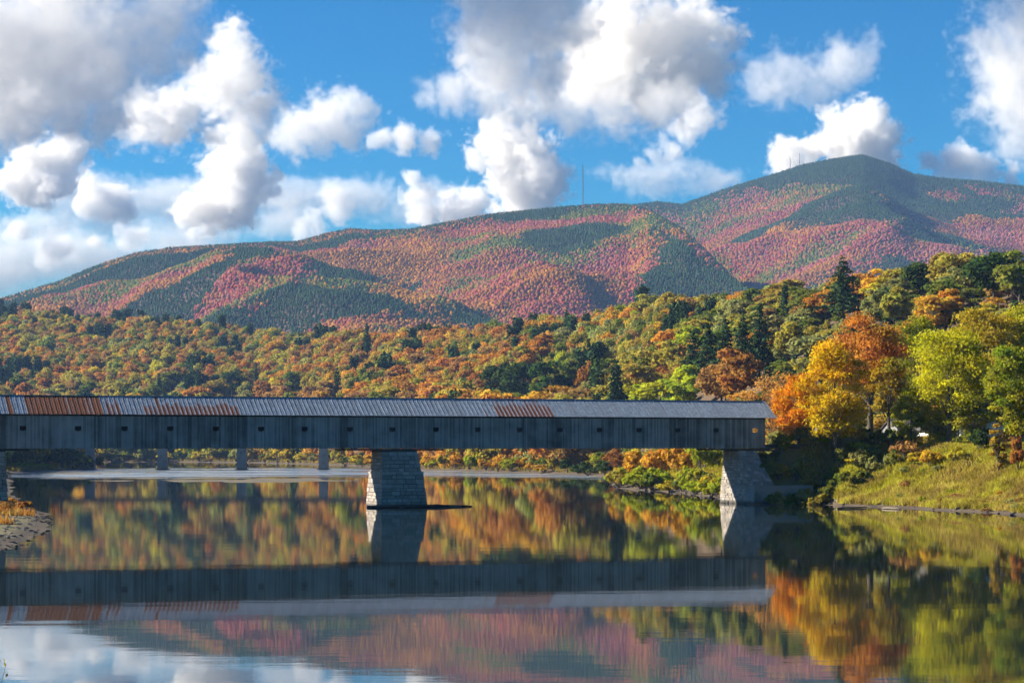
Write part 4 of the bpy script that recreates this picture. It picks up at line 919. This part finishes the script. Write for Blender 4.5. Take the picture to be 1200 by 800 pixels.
def log(label, x0, y0, x1, y1, rad):
    a, b = gpt(x0, y0, .2), gpt(x1, y1, .35); za, zb = max(.1, hgt(*a)+rad*.8), max(.15, hgt(*b)+rad*.9); root = tag(empty('driftwood_log', (*a, 0)), label, 'log')
    dx, dy = b[0]-a[0], b[1]-a[1]; m = MB(); m.tube([(0, 0, za), (dx*.3, dy*.3+.2, za*.6+zb*.4+.05), (dx*.7, dy*.7-.1, zb), (dx, dy, zb)], [rad, rad*.95, rad*.8, rad*.5], 8); m.build('log', PLANK, root, True)
    m = MB(); m.tube([(dx*.75, dy*.75, zb), (dx*.78, dy*.78-.5, zb+.7)], [rad*.4, rad*.12], 5); m.build('broken_branch', PLANK, root, True)
log('pale driftwood log at the left end of the grassy bank', 982, 594.5, 1016, 592.5, .15); log('pale driftwood log farther right on the muddy edge', 1034, 594.5, 1056, 594, .15)
for k, lb in enumerate(('dark boulder in the shallows left of the grassy point', 'smaller dark boulder beside the larger one')):
    m = MB(); x, y = gpt(931+k*9, 588.5+k); rock(m, (0, 0, .2), (.8-.3*k, .6-.2*k, .5-.2*k), r); o = m.build('boulder', ROCK); o.location = (x, y, 0); tag(o, lb, 'boulder')
def house(label, X, Yc, rz, w, d, hw, rise, wallm, wins, door=None):
    g = hgt(X, Yc); root = tag(empty('house', (X, Yc, g-.2), rz), label, 'house'); m = MB(); m.box(-w/2, w/2, -d/2, d/2, 0, hw)
    for s in (-1, 1): m.hexa([(-w/2, s*d/2-.01, hw), (w/2, s*d/2-.01, hw), (w/2, s*d/2+.01, hw), (-w/2, s*d/2+.01, hw), (-.01, s*d/2-.01, hw+rise), (.01, s*d/2-.01, hw+rise), (.01, s*d/2+.01, hw+rise), (-.01, s*d/2+.01, hw+rise)])
    m.build('wall', wallm, root)
    for s in (-1, 1):
        m = MB(); e = w/2+.4; ez = hw-.4*rise/(w/2); m.hexa([(0, -d/2-.35, hw+rise+.03), (s*e, -d/2-.35, ez+.03), (s*e, d/2+.35, ez+.03), (0, d/2+.35, hw+rise+.03), (0, -d/2-.35, hw+rise+.18), (s*e, -d/2-.35, ez+.18), (s*e, d/2+.35, ez+.18), (0, d/2+.35, hw+rise+.18)]); m.build('roof', SHINGLE, root)
    for (face, a, z) in wins:
        m = MB(); f = MB()
        if face == 'f': m.box(a-.4, a+.4, -d/2-.03, -d/2-.005, z, z+1.3); f.box(a-.5, a+.5, -d/2-.05, -d/2-.031, z-.12, z-.001)
        else: m.box(-w/2-.03, -w/2-.005, a-.4, a+.4, z, z+1.3); f.box(-w/2-.05, -w/2-.031, a-.5, a+.5, z-.12, z-.001)
        o = m.build('window', GLASS, root); f.build('window_sill', WHITE, o)
    if door: m = MB(); m.box(door[0]-door[1], door[0]+door[1], -d/2-.03, -d/2-.005, .1, door[2]); m.build('door', DARK, root)
    return root
def hx(x, Y): return (x-CX)/F*Y
house('white gabled house half hidden behind the yellow green trees', hx(1095, 436), 438, .5, 4.6, 9, 3.6, 2.0, WHITE, [('f', -1., 1.2), ('f', 1.1, 1.2), ('l', -2.6, 1.2), ('l', 0., 1.2), ('l', 2.6, 1.2)])
house('grey shed with dark roof left of the white house', hx(1068, 440), 444, -1.1, 6.5, 8, 3.2, 2.2, GREYW, [('f', -1.5, 1.2), ('f', 1.5, 1.2), ('l', 0., 1.2)], (0., .6, 2.2))
house('low white garage with dark doorway under the large ochre tree', hx(1153, 428), 430, .2, 6.2, 6, 3.0, 1.7, WHITE, [('l', 0., 1.2)], (-1.0, .75, 2.5))
house('pale cottage behind the golden yellow tree', hx(966, 470), 470, .15, 7.5, 7, 2.9, 2.2, CREAM, [('f', -2., 1.1), ('f', 2., 1.1)], (0., .55, 2.1))
fr = tag(empty('rail_fence', (hx(945, 432), 432, 0)), 'brown wooden rail fence at the road by the bridge end', 'fence'); pts = []
for k in range(7):
    xx = -5.4+k*1.9; zz = hgt(fr.location.x+xx, 432); m = MB(); m.box(xx-.07, xx+.07, -.07, .07, zz-.2, zz+1.15, .4); m.build('post', FENCEW, fr); pts.append((xx, zz))
for z in (.45, .95):
    for a, b in zip(pts, pts[1:]): m = MB(); m.bar((a[0]+.075, -.09, a[1]+z), (b[0]-.075, -.09, b[1]+z), .05, .14, .6); m.build('rail', FENCEW, fr)
# approach road off the right end of the bridge
m = MB(); n_ = 14
for k in range(n_):
    t0, t1 = TR+k*2., TR+(k+1)*2.; A, B, Cc, D = bpt(t0, .8), bpt(t1, .8), bpt(t1, 6.4), bpt(t0, 6.4); z0 = ZB+.62+k*.03; m.hexa([(*A, 9.3), (*B, 9.3), (*Cc, 9.3), (*D, 9.3), (*A, z0), (*B, z0+.03), (*Cc, z0+.03), (*D, z0)])
tag(m.build('approach_road', plain('gravel_asphalt', (.07, .068, .065), .95, 3)), kind='structure')

# ------------------------------------------------------------------ clouds: real volumes far behind the mountain
def vol_mat(name, d, col=(1, 1, 1), g=.35):
    m = bpy.data.materials.new(name); m.use_nodes = True; t = m.node_tree; t.nodes.clear(); o = t.nodes.new('ShaderNodeOutputMaterial'); v = t.nodes.new('ShaderNodeVolumePrincipled')
    v.inputs['Color'].default_value = (*col, 1); v.inputs['Density'].default_value = d; v.inputs['Anisotropy'].default_value = g; t.links.new(v.outputs[0], o.inputs['Volume']); return m
def cloud(D, blobs, dens=.02, vox=9., amp=1.25, seed=0, sx=1.0, gain=3.2, bias=0., puff=1.0):
    k = D/F; r = random.Random(seed); bl = [((x-CX)*k, r.uniform(-.4, .4)*q*k, H+(HY-y)*k, q*k*1.3) for x, y, q in blobs]
    cx = sum(b[0] for b in bl)/len(bl); cz = sum(b[2] for b in bl)/len(bl); bl = [(x-cx, y, z-cz, q) for x, y, z, q in bl]
    lo = [min(b[i]-b[3]*1.35*(sx if i == 0 else 1) for b in bl) for i in range(3)]; hi = [max(b[i]+b[3]*1.35*(sx if i == 0 else 1) for b in bl) for i in range(3)]
    me = bpy.data.meshes.new('cloud'); ob = link('cloud', me, None, None, (cx, D, cz)); tag(ob, kind='structure')
    ng = bpy.data.node_groups.new('cloud', 'GeometryNodeTree'); ng.interface.new_socket('Geometry', in_out='OUTPUT', socket_type='NodeSocketGeometry'); N, L = ng.nodes, ng.links
    out = N.new('NodeGroupOutput'); vc = N.new('GeometryNodeVolumeCube'); sm = N.new('GeometryNodeSetMaterial'); sm.inputs['Material'].default_value = vol_mat('cloud_vapour', dens, (1, .988, .965), 0.)
    vc.inputs['Min'].default_value = lo; vc.inputs['Max'].default_value = hi
    for i, a in enumerate('XYZ'): vc.inputs['Resolution '+a].default_value = max(10, int((hi[i]-lo[i])/vox))
    pos = N.new('GeometryNodeInputPosition').outputs[0]
    def M(op, *a):
        nd = N.new('ShaderNodeMath'); nd.operation = op
        for i, v in enumerate(a):
            if isinstance(v, (int, float)): nd.inputs[i].default_value = v
            else: L.new(v, nd.inputs[i])
        return nd.outputs[0]
    def VM(op, *a):
        nd = N.new('ShaderNodeVectorMath'); nd.operation = op
        for i, v in enumerate(a):
            if isinstance(v, tuple): nd.inputs[i].default_value = v
            else: L.new(v, nd.inputs[i])
        return nd
    off = VM('ADD', pos, (seed*777., seed*333., 0.)).outputs[0]
    def noise(sc, det, rough, vec):
        nd = N.new('ShaderNodeTexNoise'); nd.inputs['Scale'].default_value = sc; nd.inputs['Detail'].default_value = det; nd.inputs['Roughness'].default_value = rough; L.new(vec, nd.inputs['Vector']); return nd
    Lc = 55.*k*puff                                # size of the main billows
    w1 = VM('MULTIPLY_ADD', noise(1/Lc, 2, .6, off).outputs['Color'], (Lc*.9, Lc*.9, Lc*.7), VM('ADD', pos, (-Lc*.45, -Lc*.45, -Lc*.35)).outputs[0]).outputs[0]
    p = VM('MULTIPLY', w1, (1/sx, 1., 1.)).outputs[0]; s = None
    for x, y, z, q in bl:
        d = VM('DISTANCE', p, (x/sx, y, z)).outputs['Value']; v = M('MULTIPLY_ADD', d, -1/q, 1.); s = v if s is None else M('SMOOTH_MAX', s, v, .22)
    offs = VM('MULTIPLY', off, (1/sx, 1., 1.)).outputs[0]
    n1 = noise(1.6/Lc, 5, .68, offs).outputs[0]
    n2 = M('ABSOLUTE', M('MULTIPLY_ADD', noise(3.4/Lc, 3, .55, w1).outputs[0], 2., -1.))
    s = M('ADD', s, M('MULTIPLY_ADD', n1, amp*1.9, -.95*amp-.02+bias))
    s = M('ADD', s, M('MULTIPLY_ADD', n2, 1.1*amp, -.18*amp))
    cl = N.new('ShaderNodeClamp'); L.new(M('MULTIPLY', s, gain), cl.inputs[0]); L.new(cl.outputs[0], vc.inputs['Density'])
    L.new(vc.outputs[0], sm.inputs[0]); L.new(sm.outputs[0], out.inputs[0]); ob.modifiers.new('vapour', 'NODES').node_group = ng
CL = [
 (9800, [(-110, 30, 80), (-30, 45, 75), (40, 35, 70), (100, 45, 60), (150, 60, 50), (190, 40, 45), (60, -30, 60), (200, -10, 40)], .006, 1.5, 2.2),
 (11800, [(-40, 120, 40), (10, 128, 36), (50, 118, 34), (85, 132, 30), (125, 140, 26), (0, 95, 40), (60, 92, 38), (110, 105, 32)], .010, 1.4, 2.4, .12),
 (13200, [(165, 145, 26), (195, 140, 28), (225, 128, 26), (180, 120, 22), (250, 150, 20)], .013, 1.5, 2.6),
 (12400, [(255, 105, 28), (275, 78, 26), (268, 48, 17), (272, 28, 12), (290, 100, 26), (300, 130, 24), (285, 150, 26), (310, 155, 18)], .012, 1.6, 2.6),
 (11500, [(350, 155, 25), (385, 135, 28), (400, 152, 24), (420, 130, 18), (375, 168, 18), (330, 168, 14)], .009),
 (13000, [(470, 158, 15), (448, 160, 10)], .014), (13000, [(507, 166, 12)], .014),
 (15000, [(30, 190, 22), (62, 185, 26), (80, 178, 16), (45, 208, 28), (70, 213, 20), (8, 215, 16)], .02),
 (14500, [(285, 200, 28), (300, 215, 20), (265, 190, 22), (250, 240, 24), (222, 245, 16), (275, 235, 28)], .02),
 (16500, [(120, 230, 18), (137, 240, 14), (104, 240, 12)], .016), (17500, [(20, 266, 11), (58, 297, 16), (75, 290, 12)], .010), (17500, [(160, 275, 13), (150, 268, 9)], .012), (17500, [(110, 285, 10), (220, 275, 9)], .01),
 (10200, [(595, 15, 50), (570, 50, 36), (615, 55, 44), (650, 30, 44), (600, 85, 34), (640, 90, 30), (560, 80, 22), (640, -40, 50)], .008, 1.6, 2.4),
 (12800, [(700, 60, 40), (725, 35, 36), (760, 55, 46), (800, 45, 38), (840, 35, 24), (720, 85, 38), (775, 90, 40), (820, 75, 32), (845, 95, 20), (690, 95, 26)], .012, 1.6, 2.6),
 (10600, [(500, 112, 14), (535, 112, 20), (575, 115, 24), (620, 122, 26), (670, 125, 28), (720, 130, 26), (770, 128, 24), (805, 120, 20)], .006, 1.4, 2.0, .15),
 (13600, [(812, 135, 20), (800, 152, 17), (782, 168, 14), (765, 182, 10), (825, 118, 16), (745, 192, 7)], .010, 1.6, 2.6),
 (11200, [(900, 95, 26), (940, 92, 28), (990, 78, 28), (1012, 62, 16), (960, 110, 22)], .0035),
 (15000, [(600, 165, 28), (572, 160, 20), (620, 195, 32), (640, 215, 28), (590, 195, 24), (610, 228, 30), (556, 185, 14)], .018),
 (16500, [(495, 225, 16), (500, 250, 14), (490, 212, 10), (542, 242, 22), (562, 236, 14)], .016),
 (16000, [(395, 230, 14), (370, 262, 17), (350, 266, 12), (397, 250, 15)], .009),
 (15500, [(1010, 150, 24), (985, 160, 24), (1030, 166, 22), (955, 172, 18), (922, 185, 20), (1000, 182, 30), (1042, 186, 20)], .02),
 (10500, [(1205, 20, 42), (1185, 75, 42), (1225, 90, 60), (1172, 115, 24), (1212, 140, 40), (1142, 135, 16), (1190, 168, 22), (1290, 70, 70), (1330, 120, 50)], .005, 1.5, 2.4),
 (15500, [(1130, 190, 18), (1150, 202, 18), (1085, 196, 13), (1112, 206, 13), (1182, 212, 13)], .014)]
for i, (D, bl, de, *o_) in enumerate(CL): cloud(D, bl, de, vox=11. if D < 12000 else 10., seed=i+1, **(dict(amp=o_[0], gain=o_[1], bias=o_[2] if len(o_) > 2 else 0.) if o_ else {}))
cloud(18500, [(90, 225, 22), (200, 232, 24), (330, 236, 22), (420, 232, 20), (500, 240, 18)], .0045, vox=20., seed=40, sx=3.2, gain=2.)
cloud(18500, [(40, 262, 16), (140, 258, 16), (760, 212, 15), (820, 206, 14)], .0045, vox=20., seed=41, sx=3.0, gain=2.)
cloud(19500, [(-20, 310, 34), (90, 296, 30), (210, 280, 24), (330, 262, 18)], .005, vox=24., seed=42, sx=2.6, gain=1.6, amp=.8)
for i, (D, bl) in enumerate([(10000, [(-500, 90, 110), (-420, 60, 80), (-600, 60, 90)]), (11000, [(1650, 60, 90), (1560, 90, 70), (1740, 80, 80)]), (10000, [(300, -260, 110), (200, -230, 90), (420, -240, 80)]), (10500, [(950, -240, 100), (1060, -220, 80)])]):
    cloud(D, bl, 0.014, vox=24., seed=60+i)

# ------------------------------------------------------------------ the air between here and the mountain
x0, x1, y0, y1, z0, z1 = -12500., 12500., -120., 9100., -6., 1000.
me = bpy.data.meshes.new('haze'); me.from_pydata([(x, y, z) for x in (x0, x1) for y in (y0, y1) for z in (z0, z1)], [], [(0, 1, 3, 2), (4, 6, 7, 5), (0, 4, 5, 1), (2, 3, 7, 6), (0, 2, 6, 4), (1, 5, 7, 3)])
tag(link('haze', me, None, vol_mat('haze_air', 3.6e-5, (.30, .54, 1.0), .1)), kind='stuff')
